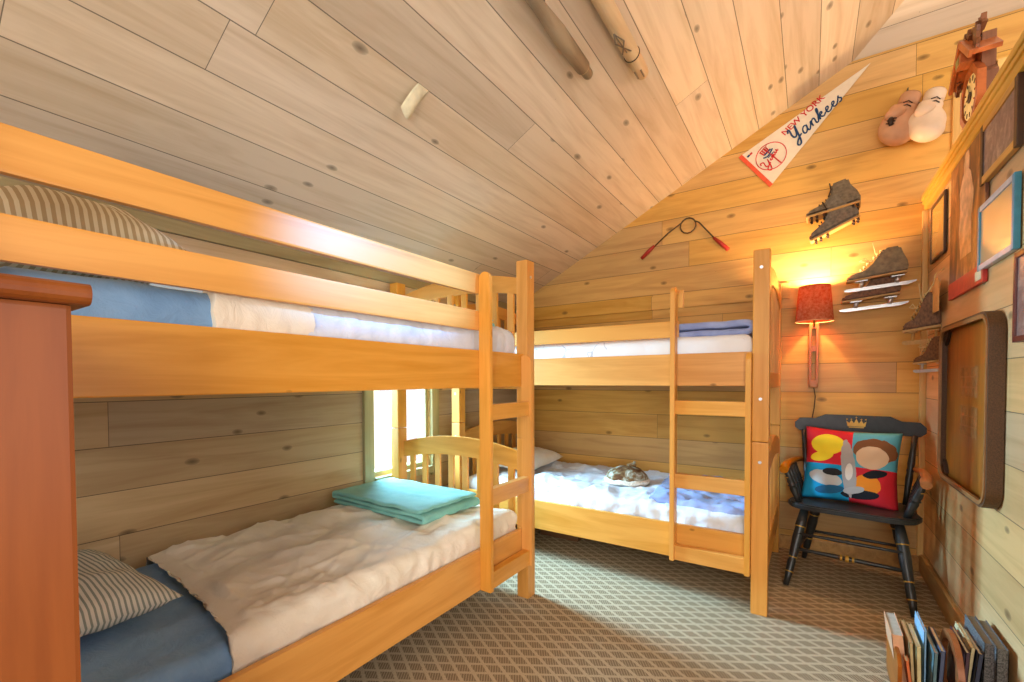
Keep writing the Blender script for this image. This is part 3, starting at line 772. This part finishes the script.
# tray
def rrect(hy, hz, r, n=8):
    p = []
    for cx, cz, a0 in ((hy-r, hz-r, 0), (-hy+r, hz-r, PI/2), (-hy+r, -hz+r, PI), (hy-r, -hz+r, 3*PI/2)):
        for i in range(n+1): a = a0+i/n*PI/2; p.append((cx+r*math.cos(a), cz+r*math.sin(a)))
    return p
c = empty('game_tray', 'large brown rounded wooden tray board hung upright on the right wall', 'tray', (RX-.004, 2.722, 1.08))
def ring(mb, o_, i_, d0, d1, mat=0):
    b = bmesh.new(); n = len(o_); V = [[b.verts.new((d, p[0], p[1])) for p in P_] for d in (d0, d1) for P_ in (o_, i_)]
    for k in range(n):
        j = (k+1) % n
        b.faces.new((V[0][k], V[0][j], V[1][j], V[1][k])); b.faces.new((V[2][k], V[3][k], V[3][j], V[2][j]))
        b.faces.new((V[0][k], V[2][k], V[2][j], V[0][j])); b.faces.new((V[1][k], V[1][j], V[3][j], V[3][k]))
    for f in b.faces: f.smooth = False
    mb.add(b, mat)
HY, HZ = .378, .375
m = MB(); ring(m, rrect(HY, HZ, .085), rrect(HY-.012, HZ-.012, .075), -.044, 0); m.build('outer_rim', M['tray_rim'], c)
m = MB(); ring(m, rrect(HY-.010, HZ-.010, .078), rrect(HY-.026, HZ-.026, .06), -.048, -.038); m.build('rim_lip', M['tray_lip'], c)
m = MB(); m.prism(rrect(HY-.013, HZ-.013, .07), -.016, -.004, 'x'); pnl = m.build('panel', M['tray_in'], c)
for cz, yy in ((.10, .0), (-.07, .0)):
    m = MB()
    for i in range(5):
        for j in range(3):
            m.box(-.0165, -.0155, yy-.13+i*.052, yy-.13+i*.052+.046, cz-.06+j*.045, cz-.06+j*.045+.038)
    m.build('checker_pad', plain('worn_grey_brown', rgb(156, 108, 60), .5, var=.3), pnl)
for sy in (-1, 1):
    for sz in (-1, 1):
        m = MB(); q = []
        for i in range(9): a = i/8*PI/2; q.append((sy*(HY-.09+.06*math.cos(a)), sz*(HZ-.09+.06*math.sin(a))))
        q += [(sy*(HY-.075), sz*(HZ-.05)), (sy*(HY-.05), sz*(HZ-.075))]
        m.prism(q, -.030, -.015, 'x'); m.build('corner_pocket', M['dark'], c)
# price tag
c = empty('paper_tag', 'blank tan paper tag on a string hanging above the old skates', 'tag', (RX-.035, 3.31, 1.64))
m = MB(); m.prism([(-.11, -.085), (.11, -.085), (.11, .06), (.07, .095), (-.07, .095), (-.11, .06)], -.002, 0, 'x'); m.build('card', plain('kraft_tag', rgb(212, 160, 92), .8), c)
m = MB(); m.tube([(-.004, .0, .075), (-.03, .05, .02), (-.045, .09, -.08), (-.05, .10, -.15)], .003, 6); m.tube([(-.004, 0, .075), (.0, -.02, .12), (.034, -.02, .15)], .003, 6); m.build('string', M['lace'], c)

# ---------------------------------------------------------------- shoes and skates
def boot(mb, prof, w, mat=0, bev=.012):
    """side profile (x,z) extruded across y with soft edges"""
    mb.prism(prof, -w/2, w/2, 'y', mat, bev=bev)
def skate(name, label, loc, rot, sc=1, lea='leather', group=None, blade='steel', runner=True, half=False):
    c = empty(name, label, 'ice skate', loc, 0, group); c.rotation_euler = rot; c.scale = sc if isinstance(sc, tuple) else (sc, sc, sc)
    prof = [(-.155, .072), (-.165, .085), (-.15, .105), (-.10, .118), (-.06, .128), (-.02, .16), (.035, .235), (.045, .25), (.125, .25), (.137, .20), (.155, .15), (.158, .115), (.15, .082)]
    m = MB(); boot(m, prof, .075); m.build('boot', M[lea], c)
    m = MB(); m.prism([(-.162, .062), (-.165, .074), (.152, .086), (.154, .074)], -.04, .04, 'y', bev=.003); m.build('sole', M['sole'], c)
    m = MB()
    for i in range(7):
        f = i/6; x, z = -.075+.11*f, .128+.105*f
        m.tube([(x, -.03, z-.006), (x-.004, -.040, z+.002), (x-.008, 0, z+.012), (x-.004, .040, z+.002)], .004, 6)
    m.tube([(-.03, -.02, .17), (-.06, -.05, .20), (-.09, -.05, .185), (-.06, -.045, .178), (-.02, -.03, .185)], .003, 6)
    m.tube([(.0, -.02, .22), (-.01, -.02, .30)], .003, 6)
    m.build('laces', M['lace'], c)
    m = MB()
    m.prism([(-.18, .018), (-.175, .006), (-.15, 0), (.15, 0), (.19, .012), (.195, .022), (.16, .02), (-.15, .016)], -.003, .003, 'y')
    m.box(-.17, .18, -.006, .006, .012, .022, .002)
    for x in (-.085, .10):
        m.cyl((x-.004, 0, .018), (x+.008, 0, .066), .012, .014, n=12); m.box(x-.03, x+.035, -.025, .025, .058, .064)
    m.build('blade', M[blade], c)
    return c
skate('ice_skate', 'upper olive black ice skate with tied laces, hanging on the back wall', (.350, 3.625, 1.765), (0, .07-.14, 0), .95, 'leather', 'pair of olive skates')
skate('ice_skate', 'lower olive black ice skate behind and below its mate on the back wall', (.325, 3.665, 1.645), (0, .07-.14, 0), .93, 'leather3', 'pair of olive skates')
skate('ice_skate', 'old brown skate with wooden base hanging beside the tray', (.53, 3.38, 1.395), (0, -.05, -.30), (.52, .8, 1.12), 'leather3', 'pair of old brown skates', 'sole')
skate('ice_skate', 'smaller old brown skate partly hidden below its mate', (.545, 3.28, 1.235), (0, -.05, -.5), (.42, .6, .75), 'leather3', 'pair of old brown skates', 'steel')
def cleat(name, label, loc, rot, sc=1, collar=True):
    c = empty(name, label, 'football boot', loc, 0, 'pair of studded boots'); c.rotation_euler = rot; c.scale = (sc, sc, sc)
    prof = [(-.15, .012), (-.16, .028), (-.145, .05), (-.09, .066), (-.04, .085), (-.005, .13), (.005, .205), (.10, .215), (.105, .16), (.13, .10), (.14, .05), (.13, .012)]
    m = MB(); boot(m, prof, .075, bev=.014); m.build('boot', M['leather2'], c)
    m = MB(); m.prism([(-.155, .0), (-.16, .014), (.13, .014), (.132, 0)], -.036, .036, 'y', bev=.003); m.build('sole', M['sole'], c)
    m = MB()
    for x in (-.13, -.10, -.06, .09, .115):
        for y in (-.022, .022): m.cyl((x, y, 0), (x, y, -.018), .009, .006, n=10)
    m.build('studs', M['dark'], c)
    m = MB(); m.tube([(-.02, -.03, .11), (.0, -.044, .15), (.0, -.043, .2)], .004, 6)
    for i in range(5): m.tube([(-.075+i*.02, -.02, .08+i*.012), (-.07+i*.02, .02, .083+i*.012)], .004, 6)
    m.build('laces', M['dark'], c)
cleat('studded_boot', 'upper dark leather studded boot with its stud sole turned outward, on the back wall', (.128, 3.605, 2.275), (-.32, -.16, .0), 1.0)
cleat('studded_boot', 'lower dark leather studded boot hanging toe down beneath the other', (.14, 3.61, 2.165), (-.05, -.42, 0), .98)
# grip exerciser
c = empty('hand_exerciser', 'coiled wire exerciser with two red handles hanging on the back wall', 'exerciser', (0, BY-.02, 0))
R_ = .058; cx, cz = -.80, 2.395
m = MB(); pts = []
a0, a1 = math.radians(40), math.radians(-220-360+360)
pts = [(-1.10, 0, 2.245), (-.95, 0, 2.365)]
pts += [(cx+R_*math.cos(a), -.004*i/18, cz+R_*math.sin(a)) for i, a in enumerate([math.radians(150-i*27) for i in range(19)])]
pts += [(-.72, -.004, 2.405), (-.61, 0, 2.265)]
m.tube(pts, .0055, 8); m.build('spring_wire', M['wire'], c)
m = MB(); m.tube([(-1.06, 0, 2.285), (-1.10, 0, 2.25), (-1.165, 0, 2.195)], [.010, .016, .014], 12); m.build('grip', M['red'], c)
m = MB(); m.tube([(-.615, 0, 2.27), (-.57, 0, 2.225), (-.515, 0, 2.165)], [.010, .014, .015], 12); m.build('grip', M['red'], c)

# ---------------------------------------------------------------- boxing gloves
def blob(name, ells, mat, parent, vox=.008, loc=(0, 0, 0)):
    mb = MB()
    for (p, r, rot) in ells:
        b = bmesh.new(); bmesh.ops.create_icosphere(b, subdivisions=3, radius=1)
        X = Matrix.Translation(p) @ Matrix.Rotation(rot, 4, 'Y') @ Matrix.Diagonal((r[0], r[1], r[2], 1))
        mb.add(b, 0, X)
    o = mb.build(name, mat, parent, loc)
    rm = o.modifiers.new('r', 'REMESH'); rm.mode = 'VOXEL'; rm.voxel_size = vox; rm.use_smooth_shade = True
    sm = o.modifiers.new('sm', 'SMOOTH'); sm.iterations = 6; sm.factor = .5
    return o
def glove(label, loc, rot, mat, sc=1):
    c = empty('boxing_glove', label, 'boxing glove', loc, 0, 'pair of boxing gloves'); c.rotation_euler = rot; c.scale = (sc,)*3
    blob('glove_body', [((0, 0, -.05), (.086, .058, .092), 0), ((.01, -.01, -.085), (.078, .06, .065), 0), ((0, 0, .045), (.05, .04, .04), 0)], M[mat], c)
    blob('thumb', [((-.035, -.045, -.0), (.032, .028, .05), .9), ((-.04, -.035, .02), (.03, .028, .03), 0)], M[mat], c, .006)
    m = MB(); m.lathe([(.040, 0), (.046, .01), (.046, .05), (.038, .062), (.034, .05)], (0, 0, .06), 24); m.build('cuff', M[mat], c)
    m = MB()
    if mat == 'glove':
        m.tube([(-.045, -.052, -.02), (-.04, -.06, -.045), (-.03, -.06, -.07)], [.008, .014, .008], 10)
        for i in range(3): m.tube([(-.055, -.055, -.03-i*.015), (-.035, -.068, -.035-i*.015), (-.02, -.06, -.03-i*.015)], .003, 6)
    for i in range(2): m.tube([(-.02, -.034-.004*i, .06-i*.02), (0, -.044-.003*i, .065-i*.02), (.02, -.034-.004*i, .06-i*.02)], .003, 6)
    m.build('laces', M['dark'], c)
glove('left tan boxing glove with a dark laced palm opening, on the back wall', (.455, 3.655, 2.80), (0, .35, 0), 'glove', 1.12)
glove('right pale boxing glove, the brighter of the hanging pair', (.575, 3.63, 2.77), (0, .25, .2), 'glove2', 1.1)
m = MB(); m.tube([(.44, 3.66, 2.89), (.48, 3.70, 2.96), (.485, 3.71, 2.99), (.50, 3.70, 2.95), (.54, 3.65, 2.85)], .004, 6); m.cyl((.487, 3.72, 2.985), (.487, 3.69, 2.985), .004)
tag(m.build('hanging_cord', M['leather']), 'knotted cord on a nail above the boxing gloves', 'cord')

# ---------------------------------------------------------------- pennant
yP = BY-.008
tip = Vector((.305, 0, 3.218)); bt = Vector((-.447, 0, 2.828)); bb = Vector((-.248, 0, 2.568))
c = empty('pennant', 'cream triangular baseball pennant reading NEW YORK Yankees on the back wall', 'pennant', (0, yP, 0))
m = MB(); m.prism([(bt.x, bt.z), (bb.x, bb.z), (tip.x, tip.z)], -.003, 0, 'y'); m.build('felt', plain('cream_felt', rgb(236, 222, 196), .9, .1, var=.04), c)
dr = (bb-bt).normalized(); ax = ((tip-(bt+bb)/2)).normalized(); px_ = Vector((-ax.z, 0, ax.x))
if px_.z < 0: px_ = -px_
m = MB(); o1 = -ax*.004; m.prism([((bt+o1).x, (bt+o1).z), ((bb+o1).x, (bb+o1).z), ((bb+ax*.022).x, (bb+ax*.022).z), ((bt+ax*.022).x, (bt+ax*.022).z)], -.004, .001, 'y'); m.build('edge_band', plain('coral_felt', rgb(232, 92, 60), .9), c)
org = (bt+bb)/2
def PP(u, v, y=-.0045): p = org+ax*u+px_*v; return (p.x, y, p.z)
redm = plain('red_felt_print', rgb(206, 44, 44), .9); blum = plain('navy_felt_print', rgb(36, 70, 110), .9)
def textobj(body, u, v, size, mat, name, shear=0, ext=.0006):
    cu_ = D.curves.new(name, 'FONT'); cu_.body = body; cu_.size = size; cu_.extrude = ext; cu_.shear = shear; cu_.offset = size*.012
    cu_.materials.append(mat)
    o = D.objects.new(name, cu_); C.objects.link(o); o.parent = c
    R_m = Matrix(((ax.x, px_.x, 0, 0), (0, 0, -1, 0), (ax.z, px_.z, 0, 0), (0, 0, 0, 1)))
    o.matrix_local = Matrix.Translation(PP(u, v)) @ R_m
    return o
textobj('NEW YORK', .268, .040, .056, redm, 'printed_words')
# script word drawn as strokes (u along the pennant, v up)
def stroke(mb, pts, r, y=-.0048):
    P_ = [Vector(p) for p in pts]; out = []
    n = len(P_)
    for i in range(n-1):
        p0, p1, p2, p3 = P_[max(i-1, 0)], P_[i], P_[i+1], P_[min(i+2, n-1)]
        for k in range(4):
            t_ = k/4; q = .5*((2*p1)+(p2-p0)*t_+(2*p0-5*p1+4*p2-p3)*t_*t_+(3*p1-p0-3*p2+p3)*t_**3); out.append(q)
    out.append(P_[-1])
    mb.tube([PP(q.x, q.y, y) for q in out], r, 6)
m = MB(); U0 = .265; s1 = .062
def letter(strokes, u, sc, r):
    sc *= 1.10; u = U0+(u-U0)*1.08+.014; r *= 1.35
    for st in strokes: stroke(m, [(u+p[0]*sc+p[1]*sc*.25, -.052+p[1]*sc+ (u-U0)*.0) for p in st], r)
letter([[(0, 1.25), (.05, 1.5), (.2, 1.4), (.2, .8), (.35, .45), (.6, .6), (.75, 1.4)], [(.78, 1.45), (.72, .6), (.62, -.3), (.4, -.5), (.25, -.3), (.5, .05), (.95, .3)]], U0-.01, s1, .0042)
letter([[(.6, .7), (.35, .8), (.1, .5), (.12, .1), (.35, .02), (.6, .4), (.62, .75), (.6, .15), (.75, 0), (.95, .3)]], U0+.058, s1*.86, .0036)
letter([[(.0, .3), (.15, .75), (.18, .02), (.2, .5), (.45, .78), (.6, .6), (.6, .1), (.8, 0), (.95, .3)]], U0+.112, s1*.82, .0034)
letter([[(.0, .3), (.3, 1.0), (.35, 1.4), (.2, 1.3), (.15, .02), (.25, .5), (.5, .75), (.6, .55), (.3, .4), (.6, .05), (.9, .25)]], U0+.160, s1*.8, .0034)
letter([[(0, .25), (.4, .45), (.45, .7), (.2, .7), (.12, .3), (.3, .02), (.6, .05), (.85, .3)]], U0+.208, s1*.75, .0032)
letter([[(0, .25), (.4, .45), (.45, .7), (.2, .7), (.12, .3), (.3, .02), (.6, .05), (.85, .3)]], U0+.246, s1*.7, .003)
letter([[(0, .2), (.35, .85), (.3, .6), (.55, .3), (.4, 0), (.15, .02)]], U0+.282, s1*.68, .003)
m.build('script_word', blum, c)
m = MB(); CU, CV, CR = .132, .0, .094
m.tube([PP(CU+CR*math.cos(a/40*2*PI), CV+CR*math.sin(a/40*2*PI)) for a in range(40)], .0028, 6, closed=True)
def L2(pts, r=.0026): stroke(m, [(CU+p[0]*CR, CV+p[1]*CR) for p in pts], r)
L2([(-.85, -.05), (-.8, .1), (-.62, .0), (-.68, -.35), (-.45, -.42), (-.30, .0)], .004); L2([(-.30, .0), (-.45, -.6), (-.6, -.85), (-.72, -.6), (-.3, -.35)], .004)
for k in range(5): u = -.2+k*.16; L2([(u, -.3+k*.06), (u+.04, -.1+k*.06), (u+.09, -.3+k*.06), (u+.15, -.2+k*.06)])
L2([(.05, .8), (.10, -.95)], .004)
for k in range(4): L2([(-.3+k*.16, .78), (-.24+k*.13, .40)], .0046)
L2([(-.34, .8), (.3, .86)], .003)
m.build('team_emblem', redm, c)
m = MB(); stroke(m, [(CU-.42*CR, CV+.28*CR), (CU-.1*CR, CV+.16*CR), (CU+.4*CR, CV+.36*CR)], .005)
stroke(m, [(CU-.25*CR, CV+.40*CR), (CU+.3*CR, CV+.44*CR)], .005); stroke(m, [(CU-.2*CR, CV+.05*CR), (CU+.3*CR, CV+.1*CR)], .003)
m.box(-.01, .01, -.001, .001, -.006, .006, 0, 0, Matrix.Translation(PP(.045, .118)) @ Matrix.Rotation(-math.atan2(ax.z, ax.x), 4, 'Y'))
m.build('hat_emblem', blum, c)
m = MB(); m.box(-.009, .009, -.001, .001, -.006, .006, 0, 0, Matrix.Translation(PP(.066, .118)) @ Matrix.Rotation(-math.atan2(ax.z, ax.x), 4, 'Y')); m.build('league_mark', redm, c)

# ---------------------------------------------------------------- ceiling poles and paper
def pole(label, x, y1, y0, drop, mat, ringm, radii, marks=False, ry=.062):
    z = zA(x)-drop
    c = empty('wooden_pole', label, 'pole', (x, y1, z))
    n = len(radii); m = MB()
    m.tube([(0, -f*(y1-y0), 0) for f, r in radii], [r for f, r in radii], 20); m.build('shaft', mat, c)
    m = MB(); m.tube([((radii[2][1]+.002)*math.cos(a/24*2*PI), -ry, (radii[2][1]+.002)*math.sin(a/24*2*PI)) for a in range(24)], .003, 6, closed=True); m.build('ring', ringm, c)
    m = MB(); m.box(-.008, .008, -.46, -.44, -.005, drop+.01); m.build('ceiling_hook', M['dark'], c)
    if marks:
        m = MB()
        for k in range(2): m.box(-.018+k*.03, -.012+k*.03, -.085, -.03, -radii[2][1]-.001, -radii[2][1]+.006)
        for k in range(3): m.tube([(-.02+.02*k, -.24, -radii[3][1]+.001), (.015-.02*k, -.32, -radii[3][1]-.0005), (-.01, -.38, -radii[3][1]+.001)], .003, 6)
        m.build('burned_marks', M['pole1'], c)
pole('weathered grey brown pole on the sloping ceiling, left of the paler pole', -.89, 2.02, .9, .055, M['pole1'], M['lace'], [(0, .020), (.01, .024), (.05, .025), (.06, .033), (.28, .036), (.42, .026), (1, .022)])
pole('pale wooden pole with dark ring on the sloping ceiling, right of the grey one', -.715, 2.29, 1.0, .055, M['pole2'], M['wire'], [(0, .026), (.01, .032), (.08, .034), (.2, .036), (.5, .036), (1, .034)], True, .17)
b = bmesh.new(); rows = []
for i in range(7):
    row = []
    for j in range(9):
        u, v = i/6, j/8
        p = Vector((-1.455+.075*u, 1.355+.065*v+.03*u, 0)); z = zA(p.x)-.004-.05*(1-u)**1.5-.018*math.sin(v*PI)*(1-u)*2
        row.append(b.verts.new((p.x, p.y, z)))
    rows.append(row)
for A, B in zip(rows, rows[1:]):
    for j in range(8): f = b.faces.new((A[j], A[j+1], B[j+1], B[j])); f.smooth = True
m = MB(); m.add(b); o = m.build('paper_note', M['paper']); s_ = o.modifiers.new('t', 'SOLIDIFY'); s_.thickness = .0012
tag(o, 'small curled cream paper note stuck to the sloping ceiling', 'paper')

# ---------------------------------------------------------------- cuckoo clock, faces -X
c = empty('cuckoo_clock', 'carved wooden cuckoo clock with pale dial above the yellow partition trim', 'clock', (.715, 3.13, 2.585)); c.scale = (1, .92, .84)
M['clockwood'] = wood('clock_wood', rgb(132, 88, 62), rgb(92, 56, 40), 'z', 'y', knots=0, rough=.35)
M['clockred'] = wood('clock_red_wood', rgb(176, 104, 66), rgb(132, 72, 44), 'y', 'z', knots=0, rough=.3)
oc = lambda r, n=8, ph=PI/8: [(r*math.cos(ph+k*2*PI/n), r*1.05*math.sin(ph+k*2*PI/n)) for k in range(n)]
m = MB(); m.prism(oc(.15), -.06, 0, 'x'); m.box(-.05, 0, -.10, .10, .08, .30, .004); m.build('case', M['clockwood'], c)
m = MB(); ring(m, oc(.172), oc(.135), -.075, -.045); m.build('dial_surround', M['clockred'], c)
m = MB(); m.prism([(.118*math.cos(k/40*2*PI), .122*math.sin(k/40*2*PI)) for k in range(40)], -.068, -.058, 'x'); dl = m.build('dial', plain('cream_dial', rgb(236, 222, 168), .4), c)
m = MB()
for k in range(12):
    a = k*PI/6; X = Matrix.Translation((-.07, .095*math.cos(a), .098*math.sin(a))) @ Matrix.Rotation(a, 4, 'X')
    m.box(-.001, .001, -.013, .013, -.004, .004, 0, 0, X)
m.build('hour_marks', M['dark'], dl)
m = MB(); m.lathe([(.03, -.002), (.03, .002)], (0, 0, 0), 20, M=Matrix.Translation((-.071, 0, 0)) @ Matrix.Rotation(PI/2, 4, 'Y'))
m.box(-.074, -.072, -.003, .003, 0, .07); m.box(-.074, -.072, -.003, .05, -.003, .003); m.build('hands', M['dark'], dl)
m = MB()
for s_ in (-1, 1):
    X = Matrix.Translation((0, 0, .33)) @ Matrix.Rotation(s_*-.75, 4, 'X')
    m.box(-.10, .0, min(0, s_*.26), max(0, s_*.26), -.012, .012, .003, 0, X); m.box(-.115, -.10, min(0, s_*.27), max(0, s_*.27), -.02, .016, .003, 0, X)
m.build('roof', M['clockred'], c)
m = MB(); random.seed(3)
for k in range(11):
    a = random.uniform(-.2, PI+.2); r = random.uniform(.15, .2); cy_, cz_ = r*math.cos(a), .16+abs(r*math.sin(a))*.9
    leaf = []
    for i in range(12): q = i/12*2*PI; rr = .055*(1 if i % 2 else .62); leaf.append((cy_+rr*math.cos(q+a)*.8, cz_+rr*math.sin(q+a)))
    d = -.075-.02*random.random(); m.prism(leaf, d, d+.014, 'x')
for k in range(5):
    cy_ = -.16+k*.08; m.prism([(cy_-.035, .30), (cy_-.01, .33), (cy_-.015, .36), (cy_+.01, .345), (cy_+.035, .37), (cy_+.04, .32), (cy_+.03, .29)], -.07, -.05, 'x')
m.build('carved_leaves', M['clockwood'], c)
m = MB(); m.box(-.115, -.06, -.045, .045, .19, .25, .004); m.build('bird_door', M['clockred'], c)
m = MB(); m.box(-.118, -.113, -.02, .03, .20, .24); m.build('door_front', plain('olive_paint', rgb(150, 150, 96), .5), c)
m = MB(); m.box(.001, .03, -.11, .11, -.315, .12, .003); m.build('backing_board', M['trimz'], c)

# ---------------------------------------------------------------- magazine rack and books
RK = empty('magazine_rack', 'low brown wooden rack packed with magazines on the carpet by the right wall', 'rack', (.492, 2.26, 0))
M['rack'] = wood('rack_wood', rgb(170, 98, 46), rgb(128, 66, 28), 'y', 'z', knots=0, rough=.35)
m = MB(); m.box(-.205, .032, -.14, .14, .0, .03, .003); m.build('rack_base', M['rack'], RK)
m = MB(); m.prism([(-.14, 0), (.13, 0), (.14, .16), (.10, .19), (-.12, .19), (-.15, .16)], -.215, -.203, 'x', bev=.002); m.build('rack_side', M['rack'], RK)
pts = [(-.15, .02), (-.16, .17)]+[(-.02-.13*math.cos(a/10*PI), .17+.10*math.sin(a/10*PI)) for a in range(1, 10)]+[(.12, .17), (.12, .02), (.085, .02), (.085, .165)]+[(-.02+.10*math.cos(a/8*PI), .165+.07*math.sin(a/8*PI)) for a in range(1, 8)]+[(-.115, .165), (-.11, .02)]
m = MB(); m.prism(pts, -.058, -.040, 'x', bev=.002); m.build('rack_handle', M['rack'], RK)
def book(label, x, y, w, d, h, cov, page, lean=0, rz=0, group='magazines in the rack', z=.031, cat='magazine', name='magazine'):
    c = empty(name, label, cat, (x, y, z), rz, group); c.rotation_euler = (0, lean, rz)
    m = MB(); t_ = .002
    m.box(-w/2, -w/2+t_, -d/2, d/2, 0, h); m.box(w/2-t_, w/2, -d/2, d/2, 0, h); m.box(-w/2, w/2, -d/2, -d/2+t_, 0, h)
    m.build('cover', cov, c)
    MB().box(-w/2+t_, w/2-t_, -d/2+t_, d/2-.004, .003, h-.004).build('pages', page, c)
pg = plain('aged_pages', rgb(222, 206, 172), .8); pg2 = plain('grey_pages', rgb(176, 166, 150), .8)
def cp(n, r, g, b_): return plain(n, rgb(r, g, b_), .45)
items = [
 ('thick magazine with peach and grey cover, first from the left in the rack', .262, 2.27, .035, .21, .225, cp('peach_cover', 226, 170, 130), pg2, -.10),
 ('tan magazine with a stained cover beside the peach one', .298, 2.25, .012, .20, .215, cp('tan_cover', 196, 170, 120), pg, -.05),
 ('cream booklet with olive edges, third from the left in the rack', .317, 2.24, .014, .20, .21, cp('cream_cover', 214, 196, 140), pg, -.02),
 ('magazine with pale blue tip standing tallest in the rack', .345, 2.27, .008, .18, .255, cp('skyblue_cover', 150, 190, 220), pg, .0),
 ('magazine with teal grey cover left of the wooden handle', .362, 2.22, .012, .21, .215, cp('tealgrey_cover', 96, 122, 126), pg2, .03),
 ('slate blue magazine pressed against the wooden handle', .385, 2.23, .014, .20, .22, cp('slate_cover', 84, 92, 116), pg, .05),
 ('thin orange magazine lying in front of the peach one', .285, 2.12, .012, .05, .17, cp('orange_cover', 214, 110, 60), pg, -.12),
 ('purple brown magazine right of the wooden handle', .475, 2.26, .012, .21, .225, cp('plum_cover', 84, 60, 70), pg, .06),
 ('ivory magazine right of the purple brown one', .495, 2.30, .012, .21, .23, cp('ivory_cover', 216, 196, 150), pg, .09),
 ('dark blue magazine at the right end of the rack', .515, 2.28, .014, .21, .222, cp('navy_cover', 62, 66, 86), pg, .10)]
for (lb, x, y, wd, dp, ht, cv, pgm, ln) in items: book(lb, (.305+(x-.262)*.74), y+.03, wd, dp, ht-.022, cv, pgm, ln)
t = NT('denim_grey_cover', .8, .2); M['denim'] = t.out(t.ramp(t.noise(t.co, 220, 3, .7), [(.35, rgb(64, 62, 62)), (.65, rgb(130, 126, 124))]))
gp = plain('album_pages', rgb(120, 104, 84), .8)
for lb, x, y, ln, w_ in (('denim grey album leaning on the rack, left of two', .530, 2.33, .02, .03), ('thicker denim grey album against the right wall, right of two', .560, 2.31, .0, .030)):
    book(lb, x, y, w_, .24, .27, M['denim'], gp, ln, .0, 'denim grey albums', .001, 'album', 'photo_album')
